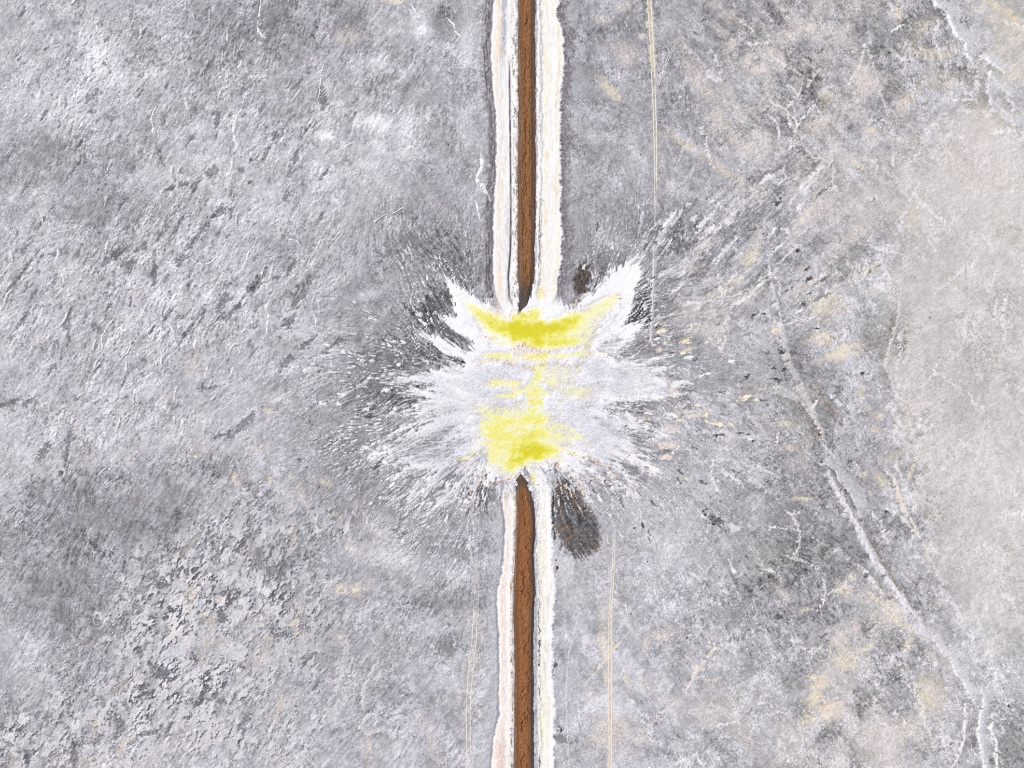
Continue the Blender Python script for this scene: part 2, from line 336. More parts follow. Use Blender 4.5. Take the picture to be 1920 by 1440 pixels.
# ------------------------------------------------------------------ cream and pinkish salt patches
CREAM, PINK, TAN = rgb(241, 228, 204), rgb(229, 219, 213), rgb(222, 210, 190)
for u, v, a, b, g, c, al in [
    (652, 70, 20, 15, 0, PINK, .7), (742, 2, 14, 6, 0, CREAM, .8), (1167, 12, 15, 7, 30, PINK, .8), (1130, 37, 13, 8, -20, PINK, .9), (1175, 96, 24, 18, -20, PINK, .8), (1172, 112, 16, 14, 0, PINK, .5),
    (1147, 172, 26, 9, -50, CREAM, .8), (1205, 68, 8, 5, 0, PINK, .8), (1306, 145, 46, 15, -62, PINK, .85), (1287, 272, 36, 7, -32, CREAM, .65), (1362, 25, 24, 10, -30, PINK, .8), (1350, 55, 26, 6, -40, PINK, .7),
    (1372, 82, 14, 8, 0, PINK, .9), (1402, 116, 14, 10, 30, PINK, .8), (1430, 130, 40, 10, 10, PINK, .8), (1370, 190, 40, 12, -60, PINK, .7), (1345, 220, 26, 16, 0, PINK, .6), (1420, 205, 30, 8, 0, PINK, .6),
    (1370, 250, 40, 12, -40, PINK, .7), (1420, 270, 30, 26, 0, PINK, .6), (1365, 325, 50, 7, -35, TAN, .6), (1450, 100, 18, 14, 0, PINK, .9), (1470, 70, 24, 16, 30, PINK, .8), (1500, 50, 26, 16, -30, PINK, .7),
    (1615, 140, 22, 30, 20, PINK, .8), (1630, 165, 30, 18, 30, PINK, .8), (1610, 12, 16, 12, 0, PINK, .6), (1580, 60, 20, 14, 0, PINK, .4), (1550, 180, 14, 14, 0, CREAM, .6), (1740, 100, 34, 10, -10, CREAM, .6), (1778, 95, 22, 12, 0, PINK, .7),
    (1770, 150, 36, 18, -10, TAN, .5), (1700, 190, 26, 10, 50, CREAM, .7), (1635, 245, 12, 8, 0, CREAM, .7), (1550, 230, 14, 20, 0, PINK, .6), (1525, 240, 16, 20, 0, CREAM, .5), (1683, 28, 8, 16, 0, CREAM, .7), (1700, 260, 30, 12, 0, PINK, .5),
    (1730, 50, 16, 24, -50, TAN, .6), (1880, 35, 50, 22, -35, TAN, .55), (1900, 90, 40, 40, 0, TAN, .45), (1890, 140, 30, 16, 0, TAN, .5), (1880, 20, 70, 6, -38, rgb(235, 220, 190), .6), (1860, 215, 50, 22, -20, TAN, .4), (1840, 250, 60, 40, 0, PINK, .5),
    (1540, 310, 40, 12, 50, PINK, .7), (1500, 330, 12, 20, 60, PINK, .5), (1610, 310, 16, 6, -30, CREAM, .6), (1620, 400, 70, 30, 10, PINK, .45), (1530, 395, 40, 16, 30, PINK, .7), (1505, 410, 30, 7, 50, PINK, .8), (1492, 440, 24, 5, 55, PINK, .8),
    (1580, 457, 38, 13, 38, PINK, .75), (1522, 530, 26, 6, 32, PINK, .85), (1510, 508, 14, 8, 20, PINK, .6), (1548, 572, 34, 22, 20, CREAM, .75), (1570, 585, 24, 10, 20, PINK, .6), (1540, 632, 22, 14, 0, CREAM, .95), (1582, 660, 28, 13, 25, CREAM, .85),
    (1560, 668, 30, 8, 20, CREAM, .6), (1455, 621, 11, 8, 20, CREAM, .85), (1712, 415, 10, 22, -25, TAN, .6), (1625, 508, 20, 8, 30, TAN, .6), (1635, 545, 16, 6, 20, PINK, .6), (1680, 560, 12, 40, 0, PINK, .4), (1660, 650, 10, 40, 0, PINK, .5),
    (1406, 483, 18, 12, 40, CREAM, .85), (1318, 463, 24, 9, 40, PINK, .85), (1305, 500, 22, 9, 30, PINK, .8), (1330, 520, 14, 8, 30, PINK, .5), (1362, 540, 30, 9, 35, CREAM, .6), (1395, 560, 22, 14, 20, PINK, .8), (1297, 582, 28, 14, 20, PINK, .8),
    (1310, 615, 26, 12, 20, PINK, .75), (1342, 620, 26, 24, 0, PINK, .5), (1340, 580, 30, 16, 0, PINK, .35), (1270, 555, 10, 8, 30, PINK, .5), (1416, 455, 12, 12, 0, PINK, .5),
    (1583, 1105, 13, 14, 0, CREAM, .85), (1598, 1083, 8, 6, 0, CREAM, .8), (1630, 1120, 30, 14, -20, PINK, .5), (1650, 1128, 26, 3, -38, CREAM, .9), (1672, 1152, 34, 24, -20, PINK, .8), (1670, 1145, 14, 20, 0, CREAM, .5),
    (1700, 1175, 30, 8, -35, CREAM, .5), (1587, 1240, 26, 17, 10, CREAM, .95), (1628, 1212, 18, 6, 28, CREAM, .8), (1575, 1195, 26, 14, 40, PINK, .6), (1580, 1215, 18, 20, 0, CREAM, .4), (1545, 1270, 34, 14, 45, PINK, .7),
    (1538, 1285, 12, 24, 0, CREAM, .8), (1524, 1310, 14, 22, 0, CREAM, .85), (1550, 1335, 24, 20, 0, CREAM, .95), (1570, 1320, 14, 10, 0, CREAM, .7), (1590, 1290, 34, 24, 0, PINK, .4), (1735, 1320, 14, 34, -20, CREAM, .75),
    (1752, 1300, 16, 40, 10, TAN, .6), (1725, 1290, 12, 20, 0, CREAM, .5), (1690, 1365, 50, 20, 10, PINK, .7), (1640, 1385, 40, 34, -30, PINK, .7), (1660, 1420, 60, 22, -20, PINK, .6), (1690, 1380, 10, 14, 0, CREAM, .5), (1702, 1210, 7, 18, -20, CREAM, .7),
    (1485, 1370, 40, 20, 0, PINK, .5), (1500, 1420, 60, 20, 0, PINK, .5), (1575, 1415, 10, 24, 0, PINK, .7), (1510, 1350, 12, 8, 0, CREAM, .5), (1765, 1235, 34, 16, -45, PINK, .4), (1470, 1115, 16, 8, -50, PINK, .8),
    (1510, 1143, 10, 5, 20, CREAM, .7), (1605, 1180, 6, 24, 0, PINK, .7), (1613, 1200, 5, 14, 0, PINK, .6), (1618, 890, 8, 6, 0, CREAM, .7), (1652, 900, 20, 7, -55, CREAM, .8), (1688, 935, 12, 5, -50, CREAM, .7),
    (1650, 780, 10, 8, 0, CREAM, .6), (1615, 740, 5, 16, 0, CREAM, .7), (1626, 765, 5, 6, 0, CREAM, .6), (1717, 760, 18, 10, 0, PINK, .8), (1642, 806, 9, 5, 0, CREAM, .6), (1480, 840, 12, 5, 0, CREAM, .6), (1495, 935, 10, 4, 0, CREAM, .8), (1516, 936, 9, 3, 0, CREAM, .7),
    (1475, 795, 14, 7, 0, CREAM, .6), (1670, 860, 6, 20, -60, CREAM, .4), (1710, 880, 3, 26, -22, CREAM, .7), (1505, 850, 16, 30, 0, PINK, .4),
    (1152, 1367, 32, 34, 0, rgb(226, 215, 203), .75), (1130, 1385, 22, 12, 0, PINK, .7), (1165, 1410, 16, 14, 0, PINK, .5), (1204, 1382, 13, 13, 0, PINK, .85), (1132, 1207, 8, 24, 0, CREAM, .6), (1125, 1205, 10, 10, 0, PINK, .6),
    (1174, 1272, 4, 12, 15, CREAM, .7), (1130, 1155, 6, 14, 0, CREAM, .5), (1112, 1310, 14, 10, 0, PINK, .5), (1137, 1270, 4, 12, 0, CREAM, .7), (1240, 1190, 30, 10, 15, PINK, .6), (1210, 1210, 5, 12, 0, PINK, .8), (1252, 1230, 4, 20, 5, PINK, .7),
    (1265, 1315, 14, 8, 0, PINK, .7), (1340, 1340, 40, 20, -30, PINK, .4), (1400, 1390, 12, 30, 30, PINK, .5), (1330, 1320, 60, 30, 0, PINK, .2),
    (640, 1106, 15, 10, 0, CREAM, .75), (667, 1108, 12, 12, 30, CREAM, .8), (690, 1095, 12, 8, 40, PINK, .6), (555, 1145, 12, 13, 0, PINK, .85), (560, 1187, 11, 26, 0, PINK, .7), (485, 1160, 14, 14, 0, PINK, .75), (488, 1228, 16, 20, 0, PINK, .75),
    (552, 1240, 8, 10, 0, PINK, .6), (637, 1195, 5, 4, 0, CREAM, .8), (692, 1402, 7, 26, 0, PINK, .7), (812, 1395, 9, 24, 0, PINK, .6), (785, 1350, 16, 12, 0, PINK, .5), (630, 1280, 6, 16, 20, PINK, .5), (520, 1420, 30, 14, 0, PINK, .3),
    (503, 771, 8, 4, -20, CREAM, .8), (490, 840, 14, 6, 20, PINK, .6), (440, 898, 7, 18, 25, CREAM, .6), (610, 905, 12, 5, -30, CREAM, .6), (568, 935, 7, 24, 25, PINK, .7), (665, 950, 5, 14, 20, PINK, .6), (505, 900, 3, 9, 10, CREAM, .8), (545, 895, 4, 3, 0, CREAM, .8),
    (628, 963, 5, 4, 0, CREAM, .7), (366, 856, 5, 3, 0, CREAM, .9), (245, 868, 8, 7, 0, PINK, .6), (170, 862, 14, 12, 0, PINK, .4), (310, 750, 14, 10, 0, PINK, .4), (140, 800, 5, 14, 10, PINK, .5), (380, 840, 10, 8, 0, PINK, .4), (460, 1025, 10, 16, 30, PINK, .6), (478, 1085, 10, 14, 0, PINK, .5),
    (180, 1360, 10, 14, 0, CREAM, .5), (350, 1405, 34, 14, 0, PINK, .4), (250, 1430, 50, 10, 0, TAN, .3), (130, 1425, 60, 14, 0, TAN, .25), (325, 1363, 8, 6, 0, PINK, .8), (252, 547, 10, 8, 0, PINK, .5), (240, 595, 22, 8, 10, PINK, .35), (362, 690, 14, 16, 0, PINK, .5),
    (70, 635, 2, 4, 0, CREAM, .9), (1290, 655, 10, 5, 20, CREAM, .7),
]:
    sl, m = ell(u, v, a, b, g, 0.50, 0.55)
    br = 0.62 + 0.38 * sstep(-1.0, 0.6, SM[sl] + 0.6 * F8[sl])
    put(sl, m * al * 0.80 * br, c)

# pinkish speckled ground, top right and bottom right
zone = sstep(1260, 1420, U) * sstep(430, 250, V) * sstep(1760, 1600, U) + 0.8 * sstep(1480, 1560, U) * sstep(1060, 1140, V) * sstep(1800, 1720, U)
pn = fnoise(31, 4, 110, 1.1, -45, 1.5) + 0.1 * GR2
put(np.s_[:, :], 0.36 * zone * sstep(0.55, 0.95, pn + 0.25 * F8), PINK)
tone(np.s_[:, :], zone * sstep(0.6, 0.95, -pn + 0.15 * F8), -0.045)
sq = fnoise(32, 4.0, 90, 0.9, 47, 3.6)
zs = np.zeros((NV, NU), np.float32)
for u, v, a, b, g, al in [(1340, 450, 150, 60, 45, 1.0), (1440, 380, 100, 60, 45, .7), (1490, 560, 70, 90, 40, .6), (1270, 470, 60, 60, 55, .8), (1330, 580, 90, 60, 30, .5), (1420, 520, 80, 50, 40, .8)]:
    sl, m = ell(u, v, a, b, g, 0.7, 0.3)
    zs[sl] = np.maximum(zs[sl], m * al)
put(np.s_[:, :], zs * sstep(0.55, 1.0, sq + 0.15 * GR2) * 0.50, rgb(226, 223, 225))
put(np.s_[:, :], zs * sstep(0.6, 1.3, -sq + 0.15 * GR2) * 0.32, rgb(112, 111, 116))

# ------------------------------------------------------------------ ripply ground: shingled dark and pale relief on the left
rip = 0.85 * fnoise(33, 8, 120, 1.0, 52, 1.7) + 0.45 * fnoise(35, 4, 34, 0.8, 60, 1.6)
rip2 = 0.8 * fnoise(34, 5, 60, 0.9, 60, 1.9) + 0.45 * fnoise(36, 3, 22, 0.7, 60, 1.7)


def shift(a, du, dv):
    return np.roll(np.roll(a, int(round(du / DU)), 1), int(round(dv / DU)), 0)


def shingles(n, thr):
    e = sstep(thr - 0.12, thr + 0.12, n)                       # raised scabs
    return e


def zonem(lst):
    z = np.zeros((NV, NU), np.float32)
    for u, v, a, b, g, al in lst:
        sl, m = ell(u, v, a, b, g, 0.7, 0.3)
        z[sl] = np.maximum(z[sl], m * al)
    return z


zr = zonem([(380, 1120, 190, 110, 35, 1.0), (330, 1290, 170, 90, 20, 1.0), (500, 1130, 100, 110, 30, .9), (240, 1330, 160, 80, 0, .8), (60, 1390, 120, 60, 0, .9), (560, 1010, 120, 50, 20, .6),
            (450, 1370, 140, 60, 10, .6), (600, 1200, 100, 100, 30, .4)])
sc1 = shingles(rip + 0.25 * F20, 0.15)
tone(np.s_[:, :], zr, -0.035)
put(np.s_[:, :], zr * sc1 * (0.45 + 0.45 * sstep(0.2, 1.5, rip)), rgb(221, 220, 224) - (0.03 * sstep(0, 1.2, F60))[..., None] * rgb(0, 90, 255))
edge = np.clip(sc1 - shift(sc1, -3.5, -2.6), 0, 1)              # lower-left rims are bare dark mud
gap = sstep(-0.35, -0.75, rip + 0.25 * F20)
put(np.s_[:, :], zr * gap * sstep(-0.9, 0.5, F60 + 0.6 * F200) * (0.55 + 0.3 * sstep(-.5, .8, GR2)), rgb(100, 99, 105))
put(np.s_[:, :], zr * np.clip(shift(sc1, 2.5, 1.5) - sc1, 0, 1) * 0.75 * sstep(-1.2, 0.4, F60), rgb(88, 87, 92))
Z += zr * (0.10 * sc1 + 0.05 * rip - 0.08 * gap)
sw = fnoise(37, 5, 50, 0.9, 57, 2.6)
Z += 0.22 * np.tanh(1.6 * sw) * sstep(1000, 800, U) * (1 - 0.8 * zr) * (0.35 + 0.65 * sstep(-0.6, 0.9, fnoise(38, 60, 300, 1)))
Z *= 0.8
zl = zonem([(400, 110, 130, 120, 30, .9), (180, 160, 190, 160, 40, .75), (280, 480, 220, 130, 30, .9), (520, 480, 130, 120, 30, .7), (560, 250, 140, 120, 30, .6), (260, 640, 200, 90, 20, .8), (160, 780, 150, 80, 0, .8),
            (90, 560, 110, 120, 0, .8), (430, 620, 110, 90, 30, .7), (310, 760, 120, 80, 0, .5)])
s2_ = shingles(rip2 + 0.2 * F20, 0.55)
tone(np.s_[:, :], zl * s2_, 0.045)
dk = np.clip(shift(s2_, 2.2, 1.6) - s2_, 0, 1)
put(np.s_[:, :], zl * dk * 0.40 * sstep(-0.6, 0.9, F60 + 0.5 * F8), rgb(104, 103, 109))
bare = sstep(1.15, 1.75, -rip2 + 0.3 * F20 - 0.25 * F60)
put(np.s_[:, :], zl * bare * 0.55, rgb(112, 111, 117))
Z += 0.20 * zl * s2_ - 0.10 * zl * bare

# dark bare lenses: u, v, half length, half width, deg
for u, v, a, b, g in [
    (40, 26, 14, 2.6, 57), (157, 155, 16, 2.6, 50), (80, 220, 13, 2.4, 57), (140, 315, 17, 3.6, 55), (200, 74, 12, 3, 45), (47, 354, 12, 3.4, 55), (265, 172, 9, 2.6, 55), (357, 262, 18, 3.5, 55), (407, 225, 28, 5, 86),
    (400, 320, 16, 9, 40), (390, 125, 18, 3, 57), (150, 270, 12, 3, 50), (455, 318, 7, 4, 40), (470, 303, 6, 2.4, 45), (467, 343, 6, 3, 50), (298, 287, 10, 2.4, 110), (322, 352, 8, 4, 30), (345, 345, 10, 4, 40), (365, 350, 9, 5, 50),
    (78, 417, 20, 3.4, 56), (230, 382, 18, 2.6, 62), (45, 467, 12, 3.6, 55), (103, 476, 9, 6, 40), (78, 480, 7, 2.6, 60), (50, 500, 26, 4, 55), (30, 525, 22, 3, 55), (222, 472, 20, 9, 30), (200, 492, 22, 6, 42), (238, 497, 16, 10, 20),
    (262, 465, 17, 4.5, 42), (302, 440, 17, 5, 55), (375, 437, 38, 4.5, 52), (422, 393, 22, 5.5, 45), (343, 487, 18, 4.5, 60), (290, 510, 32, 3, 90), (415, 572, 28, 9, 70), (440, 580, 36, 5, 45), (357, 615, 36, 4.5, 55), (285, 620, 14, 3, 55),
    (375, 602, 16, 3.6, 60), (130, 600, 32, 3.4, 86), (42, 602, 24, 4.5, 60), (180, 612, 14, 6, -45), (205, 575, 8, 3, 55), (455, 560, 18, 3.5, 55), (330, 430, 20, 3, 60), (340, 640, 20, 4, 60), (100, 690, 16, 3, 50), (315, 590, 20, 3, 52), (470, 540, 20, 6, 55),
    (560, 560, 38, 8, 57), (545, 600, 20, 5, 60), (541, 677, 17, 5.5, 40), (487, 525, 24, 6, 60), (547, 500, 17, 3.4, 62), (515, 520, 8, 5, 30), (607, 190, 20, 5, 86), (580, 240, 20, 4.5, 40), (517, 252, 14, 3.5, 65), (557, 287, 13, 4.5, 60),
    (610, 325, 17, 2.6, 50), (490, 205, 14, 3.6, 60), (495, 297, 9, 2.6, 50), (560, 155, 18, 2.2, 48), (600, 410, 20, 2.5, 55), (537, 370, 12, 4, 55), (620, 650, 26, 4, 35), (580, 640, 24, 4, 40),
    (80, 850, 22, 6, 60), (127, 838, 44, 4.5, 83), (52, 755, 14, 4, 45), (50, 965, 18, 4, 60), (190, 1047, 16, 4, 65), (180, 1017, 11, 3.4, 65), (410, 818, 20, 5, 25), (455, 795, 34, 7, 45), (115, 890, 8, 4, 50), (25, 752, 24, 4, 20), (395, 727, 20, 4, 10),
    (200, 1205, 16, 2.5, 62), (335, 1295, 34, 2.6, 38), (235, 1280, 22, 2.6, 45), (262, 1225, 20, 8, 110), (290, 1255, 22, 8, -60), (308, 1190, 12, 8, 60), (140, 1340, 12, 26, 0), (165, 1395, 34, 4, 5), (138, 1420, 6, 26, 0), (25, 1400, 26, 6, -35), (50, 1410, 5, 18, 0),
    (82, 1430, 12, 14, 0), (225, 1360, 16, 24, 0), (280, 1375, 26, 5, 10), (320, 1360, 22, 6, 60), (420, 1105, 8, 2.6, 60), (580, 1235, 18, 3, 42), (615, 1180, 20, 2, 50), (590, 1290, 12, 3, 40), (750, 985, 16, 4, 55), (757, 1000, 10, 3, 45),
]:
    sl, m = ell(u, v, a, b, g, 0.40, 0.65)
    k = 0.28 + 0.36 * sstep(-0.6, 0.8, GR2[sl] + SM[sl] * 0.5)
    put(sl, m * k, rgb(104, 103, 109))
    Z[sl] -= 0.22 * m

# ------------------------------------------------------------------ salt fan round the breach
FAN = [(828, 513), (850, 529), (868, 541), (886, 554), (908, 568), (922, 556), (930, 520), (966, 520), (974, 590), (1000, 540), (1045, 520), (1046, 550), (1054, 566), (1064, 579),
       (1082, 566), (1107, 544), (1143, 514), (1170, 494), (1206, 477), (1204, 500), (1200, 522), (1192, 554), (1181, 590), (1173, 612), (1194, 604), (1216, 602), (1192, 630), (1167, 654), (1138, 668),
       (1165, 674), (1200, 684), (1234, 698), (1250, 716), (1255, 734), (1232, 748), (1180, 754), (1142, 758), (1170, 776), (1210, 796), (1260, 818), (1228, 824), (1186, 818), (1196, 842), (1216, 860), (1240, 888), (1200, 872),
       (1170, 868), (1180, 895), (1198, 936), (1176, 912), (1140, 892), (1100, 886), (1092, 900), (1104, 938), (1082, 908), (1062, 892), (1034, 884), (1034, 930), (1002, 925), (975, 890), (964, 925), (940, 940), (926, 925),
       (905, 890), (872, 955), (884, 915), (868, 912), (806, 962), (845, 905), (812, 906), (765, 935), (800, 892), (738, 872), (690, 856), (720, 845), (712, 826), (748, 812), (790, 786), (735, 776), (800, 752), (770, 738),
       (810, 724), (733, 708), (780, 698), (860, 689), (872, 676), (830, 662), (790, 630), (815, 628), (845, 640), (878, 660), (884, 640), (850, 620), (822, 592), (856, 590), (846, 562), (838, 545)]
_, fd = polyd_at(0, 0, FAN[:3]) if False else (None, polyd_at(U + 1.5 * F20 + 2 * F60, V + 1.0 * SM + 1.5 * F60, FAN))
low = sstep(690, 800, V)
fd = fd + (1.6 + 1.0 * low) * SM + (1.0 + 2.2 * low) * SL + (1.6 - 0.6 * low) * SF + 2.5 * low * F20
# flecked, streaky apron outside the fan
out = np.clip(-fd, 0, None)
apron = np.exp(-(out / 75) ** 1.3) * sstep(2, 10, out)
side = sstep(70, 130, np.abs(U - 988)) + 0.35
fl = sstep(1.15, 1.5, SK * 0.95 + SF * 0.25 + 0.35 * F60)
dkk = sstep(0.0, 1.3, -SF * 0.6 - SM * 0.5 + 0.2 * F60)
leftw = sstep(1010, 900, U)
apron = apron * (0.45 + 0.55 * sstep(-0.8, 0.5, F60 + 0.3 * F200)) * (0.7 + 0.3 * leftw)
put(np.s_[:, :], np.clip(apron * side, 0, 1) * (0.20 + 0.20 * dkk) * (0.85 + 0.2 * leftw), rgb(76, 74, 78))
put(np.s_[:, :], np.clip(apron * side, 0, 1) * fl * 0.85, rgb(240, 238, 240))
clus = sstep(-0.3, 0.9, F60 + 0.5 * F200)
west = 0.35 + 0.65 * leftw * sstep(560, 640, V) * sstep(960, 860, V)
far = np.exp(-(out / 150) ** 2) * sstep(30, 70, out) * side * clus * west
put(np.s_[:, :], np.clip(far, 0, 1) * sstep(1.45, 1.8, SK * 0.95 + SF * 0.2 + 0.45 * F60) * 0.75, rgb(232, 229, 229))
put(np.s_[:, :], np.clip(far, 0, 1) * sstep(0.9, 1.9, -SF * 0.7 - SM * 0.5 + 0.4 * F20) * 0.40, rgb(85, 83, 88))
# the black flecked patch beside the right wing, and others hard against the crust
for u, v, a, b, g, al in [(1204, 575, 14, 38, 12, .85), (1192, 598, 16, 12, 40, .75), (1212, 545, 8, 24, 10, .6), (845, 670, 34, 10, -12, .55), (862, 650, 24, 7, -30, .5), (836, 586, 10, 24, -24, .22), (858, 678, 18, 8, 0, .55), (880, 905, 14, 40, 22, .6), (906, 925, 9, 30, 18, .6),
                          (812, 830, 26, 12, 15, .5), (850, 858, 26, 10, 30, .45), (738, 868, 22, 9, -25, .6), (775, 745, 40, 13, 12, .55), (750, 770, 50, 16, 12, .5)]:
    sl, m = ell(u, v, a, b, g, 0.5, 0.5)
    s = sstep(-0.25, 0.5, -SF[sl] * 0.7 - SM[sl] * 0.6)
    put(sl, m * al * (0.45 if u < 1000 else 0.68) * (0.25 + 0.75 * s), rgb(66, 64, 68))
    put(sl, m * al * sstep(0.5, 1.2, SF[sl] * 0.8 + SM[sl] * 0.6), rgb(238, 236, 238))
veil = np.exp(-(np.clip(out - 4 * SM - 6 * F60, 0, None) / 26) ** 1.5) * (0.25 + 0.75 * low) * sstep(60, 110, np.abs(U - 988))
put(np.s_[:, :], np.clip(veil, 0, 1) * 0.50, rgb(208, 206, 211))
fan = sstep(-2.0, 3.0, fd) * (1 - low) + low * sstep(-4.0, 16.0, fd + 2.5 * SF + 2.5 * SM + 4 * F20)
inner = sstep(4, 42, fd)
wings = np.clip(np.exp(-((U - 870) ** 2 + (V - 548) ** 2) / 2600.) + np.exp(-((U - 1180) ** 2 + (V - 535) ** 2) / 3000.) + np.exp(-((U - 1000) ** 2 + (V - 590) ** 2) / 7000.), 0, 1)
fc = rgb(247, 246, 251) * np.ones((NV, NU, 1), np.float32)
rad = sstep(40, 170, np.abs(U - 990)) * 0.8 + 0.2
fc += (0.026 * SL * rad + 0.018 * SM * rad + 0.016 * F20 + 0.016 * F60 + 0.012 * GR2)[..., None]
greyin = inner * (1 - wings)
fc -= (greyin * (0.045 + 0.030 * sstep(-0.5, 1.2, SM + 0.5 * F20)))[..., None] * rgb(255, 235, 215)
lacy = sstep(0.22, 0.0, np.abs(fnoise(41, 3.0, 22, 0.6) + 0.3 * SM))
fc += (0.05 * lacy * greyin)[..., None]
ends = sstep(90, 180, np.abs(U - 990)) * sstep(640, 680, V)
fc -= (ends * (0.025 + 0.045 * sstep(-0.6, 0.9, SM + 0.5 * SL + 0.4 * F20)))[..., None]
wings = wings * sstep(690, 620, V)
rim = sstep(0, 4, fd) * sstep(26, 6, fd)
fc += (rim * 0.04 * (1 - 0.5 * low) + wings * 0.065)[..., None]
fc[..., 2] -= 0.012 * sstep(0, 1.5, F60)
put(np.s_[:, :], fan * (0.97 - 0.14 * greyin * sstep(0.2, 1.4, -SM) * sstep(640, 700, V)), np.clip(fc, 0, 1))
# greyer, translucent parts of the fan: u, v, a, b, deg, alpha
for u, v, a, b, g, al in [(1195, 812, 22, 10, -20, .8), (1170, 770, 24, 5, 0, .8), (1205, 868, 22, 8, -30, .7), (1160, 890, 26, 12, -40, .6), (1120, 875, 24, 10, -20, .4), (1215, 790, 26, 9, -20, .6), (1150, 800, 26, 10, -30, .3), (1215, 845, 24, 9, -25, .7), (1185, 880, 20, 8, -35, .7), (1130, 885, 20, 8, -40, .5), (760, 830, 40, 7, 18, .6), (775, 845, 34, 6, 20, .5), (745, 850, 26, 8, 10, .5), (790, 795, 40, 5, 25, .35), (870, 905, 12, 26, 65, .5), (845, 900, 26, 7, 40, .6), (1140, 650, 20, 8, 20, .4), (1200, 660, 30, 7, 10, .5), (820, 815, 34, 9, 18, .55), (800, 835, 40, 9, 22, .45),
                          (845, 842, 30, 10, 32, .5), (860, 880, 22, 12, 50, .5), (890, 870, 22, 10, 45, .35), (830, 890, 26, 8, 35, .55), (790, 860, 40, 8, 20, .5), (770, 760, 40, 8, 15, .5), (790, 720, 30, 4, 5, .35), (915, 935, 10, 20, 80, .6), (1200, 690, 40, 14, 0, .25), (1090, 640, 40, 14, 20, .2)]:
    sl, m = ell(u, v, a, b, g, 0.6, 0.5)
    put(sl, m * al * (0.4 + 0.6 * sstep(-0.5, 0.8, -SF[sl] * 0.6 - SM[sl] * 0.6)), rgb(140, 139, 144))
# brighter streams of crust inside the fan and out of it
for pts, wd, al, c in [
    ([(1063, 578), (1090, 570), (1125, 548), (1155, 534), (1180, 540), (1175, 575), (1168, 610)], 3.0, .5, (252, 251, 252)), ([(1060, 583), (1100, 572), (1140, 553), (1160, 553), (1163, 580), (1158, 605)], 1.6, .6, (228, 222, 222)),
    ([(1070, 588), (1110, 580), (1145, 566), (1150, 590)], 1.2, .5, (205, 204, 210)), ([(1050, 570), (1090, 556), (1130, 524), (1155, 508)], 1.6, .6, (170, 168, 174)), ([(1075, 572), (1110, 548), (1142, 522)], 1.4, .5, (150, 148, 154)),
    ([(1142, 758), (1170, 770), (1190, 790), (1196, 805), (1180, 815)], 1.8, .7, (250, 246, 244)), ([(1165, 690), (1195, 705), (1205, 725), (1195, 740)], 1.6, .55, (248, 244, 242)), ([(1170, 680), (1220, 690), (1245, 700), (1250, 720)], 1.8, .6, (250, 248, 248)),
    ([(1210, 795), (1230, 808), (1255, 820)], 2.4, .8, (250, 247, 246)), ([(1160, 846), (1190, 858), (1215, 872), (1238, 888)], 5, .8, (250, 246, 243)), ([(1130, 830), (1160, 870), (1180, 905), (1196, 934)], 3.0, .6, (246, 243, 242)),
    ([(1040, 868), (1066, 884), (1086, 905), (1098, 928), (1104, 940)], 2.2, .8, (248, 240, 232)), ([(1080, 850), (1115, 862), (1145, 885), (1165, 910)], 2.0, .5, (246, 240, 236)), ([(1170, 655), (1185, 645), (1180, 632), (1170, 620)], 1.5, .5, (250, 246, 240)),
    ([(905, 886), (890, 918), (874, 950)], 2.4, .7, (246, 238, 234)), ([(880, 880), (850, 915), (808, 960)], 1.6, .6, (242, 240, 242)), ([(872, 890), (838, 925), (800, 965)], 1.2, .5, (242, 240, 242)), ([(850, 870), (800, 885), (760, 860), (735, 848), (700, 858)], 1.6, .4, (244, 241, 240)),
    ([(835, 752), (790, 775), (745, 805), (716, 836), (692, 855), (730, 868), (760, 880)], 2.2, .7, (243, 240, 240)), ([(860, 700), (828, 712), (824, 730)], 1.3, .5, (248, 246, 246)), ([(870, 780), (820, 800), (780, 830)], 1.6, .4, (240, 238, 240)),
    ([(700, 640), (640, 740), (620, 752)], 0.9, .3, (225, 222, 224)), ([(690, 716), (660, 730), (630, 748)], 3.0, .6, (232, 229, 231)), ([(1248, 400), (1262, 408), (1240, 440), (1228, 470)], 4, .6, (236, 234, 236)), ([(1206, 390), (1202, 420), (1190, 450)], 1.6, .5, (236, 234, 236)),
    ([(1340, 490), (1370, 460), (1385, 440)], 2.0, .6, (228, 227, 230)), ([(1330, 515), (1350, 480), (1374, 455)], 3.4, .5, (222, 221, 224)), ([(1280, 572), (1310, 566), (1338, 566)], 2.0, .7, (236, 232, 230)), ([(1366, 594), (1362, 620), (1358, 645), (1352, 658)], 1.8, .7, (235, 231, 229)),
    ([(1290, 622), (1300, 608), (1315, 606)], 1.4, .6, (235, 231, 229)), ([(1224, 600), (1250, 592), (1268, 590)], 2.0, .6, (235, 233, 235)), ([(1305, 812), (1360, 808), (1385, 822), (1400, 815), (1430, 824)], 2.2, .6, (226, 222, 220)), ([(1300, 870), (1340, 860), (1390, 866), (1440, 885)], 2.0, .5, (226, 224, 226)),
    ([(1260, 775), (1310, 770), (1345, 765)], 2.6, .5, (228, 222, 216)), ([(1400, 760), (1402, 782), (1425, 800), (1440, 812)], 2.2, .6, (224, 221, 222)), ([(1330, 865), (1370, 860), (1420, 905), (1445, 925)], 3.2, .55, (222, 221, 224)), ([(1372, 985), (1390, 992)], 5, .7, (226, 225, 228)),
    ([(1280, 830), (1300, 850), (1320, 880)], 1.4, .5, (230, 228, 230)), ([(1345, 565), (1370, 575), (1385, 560)], 1.2, .4, (230, 228, 230)), ([(1395, 420), (1420, 425), (1428, 455)], 1.6, .5, (224, 222, 224)),
]:
    sl, m = line(pts, wd, 2.5)
    put(sl, m * al, rgb(*c))
    Z[sl] += 0.12 * m * al
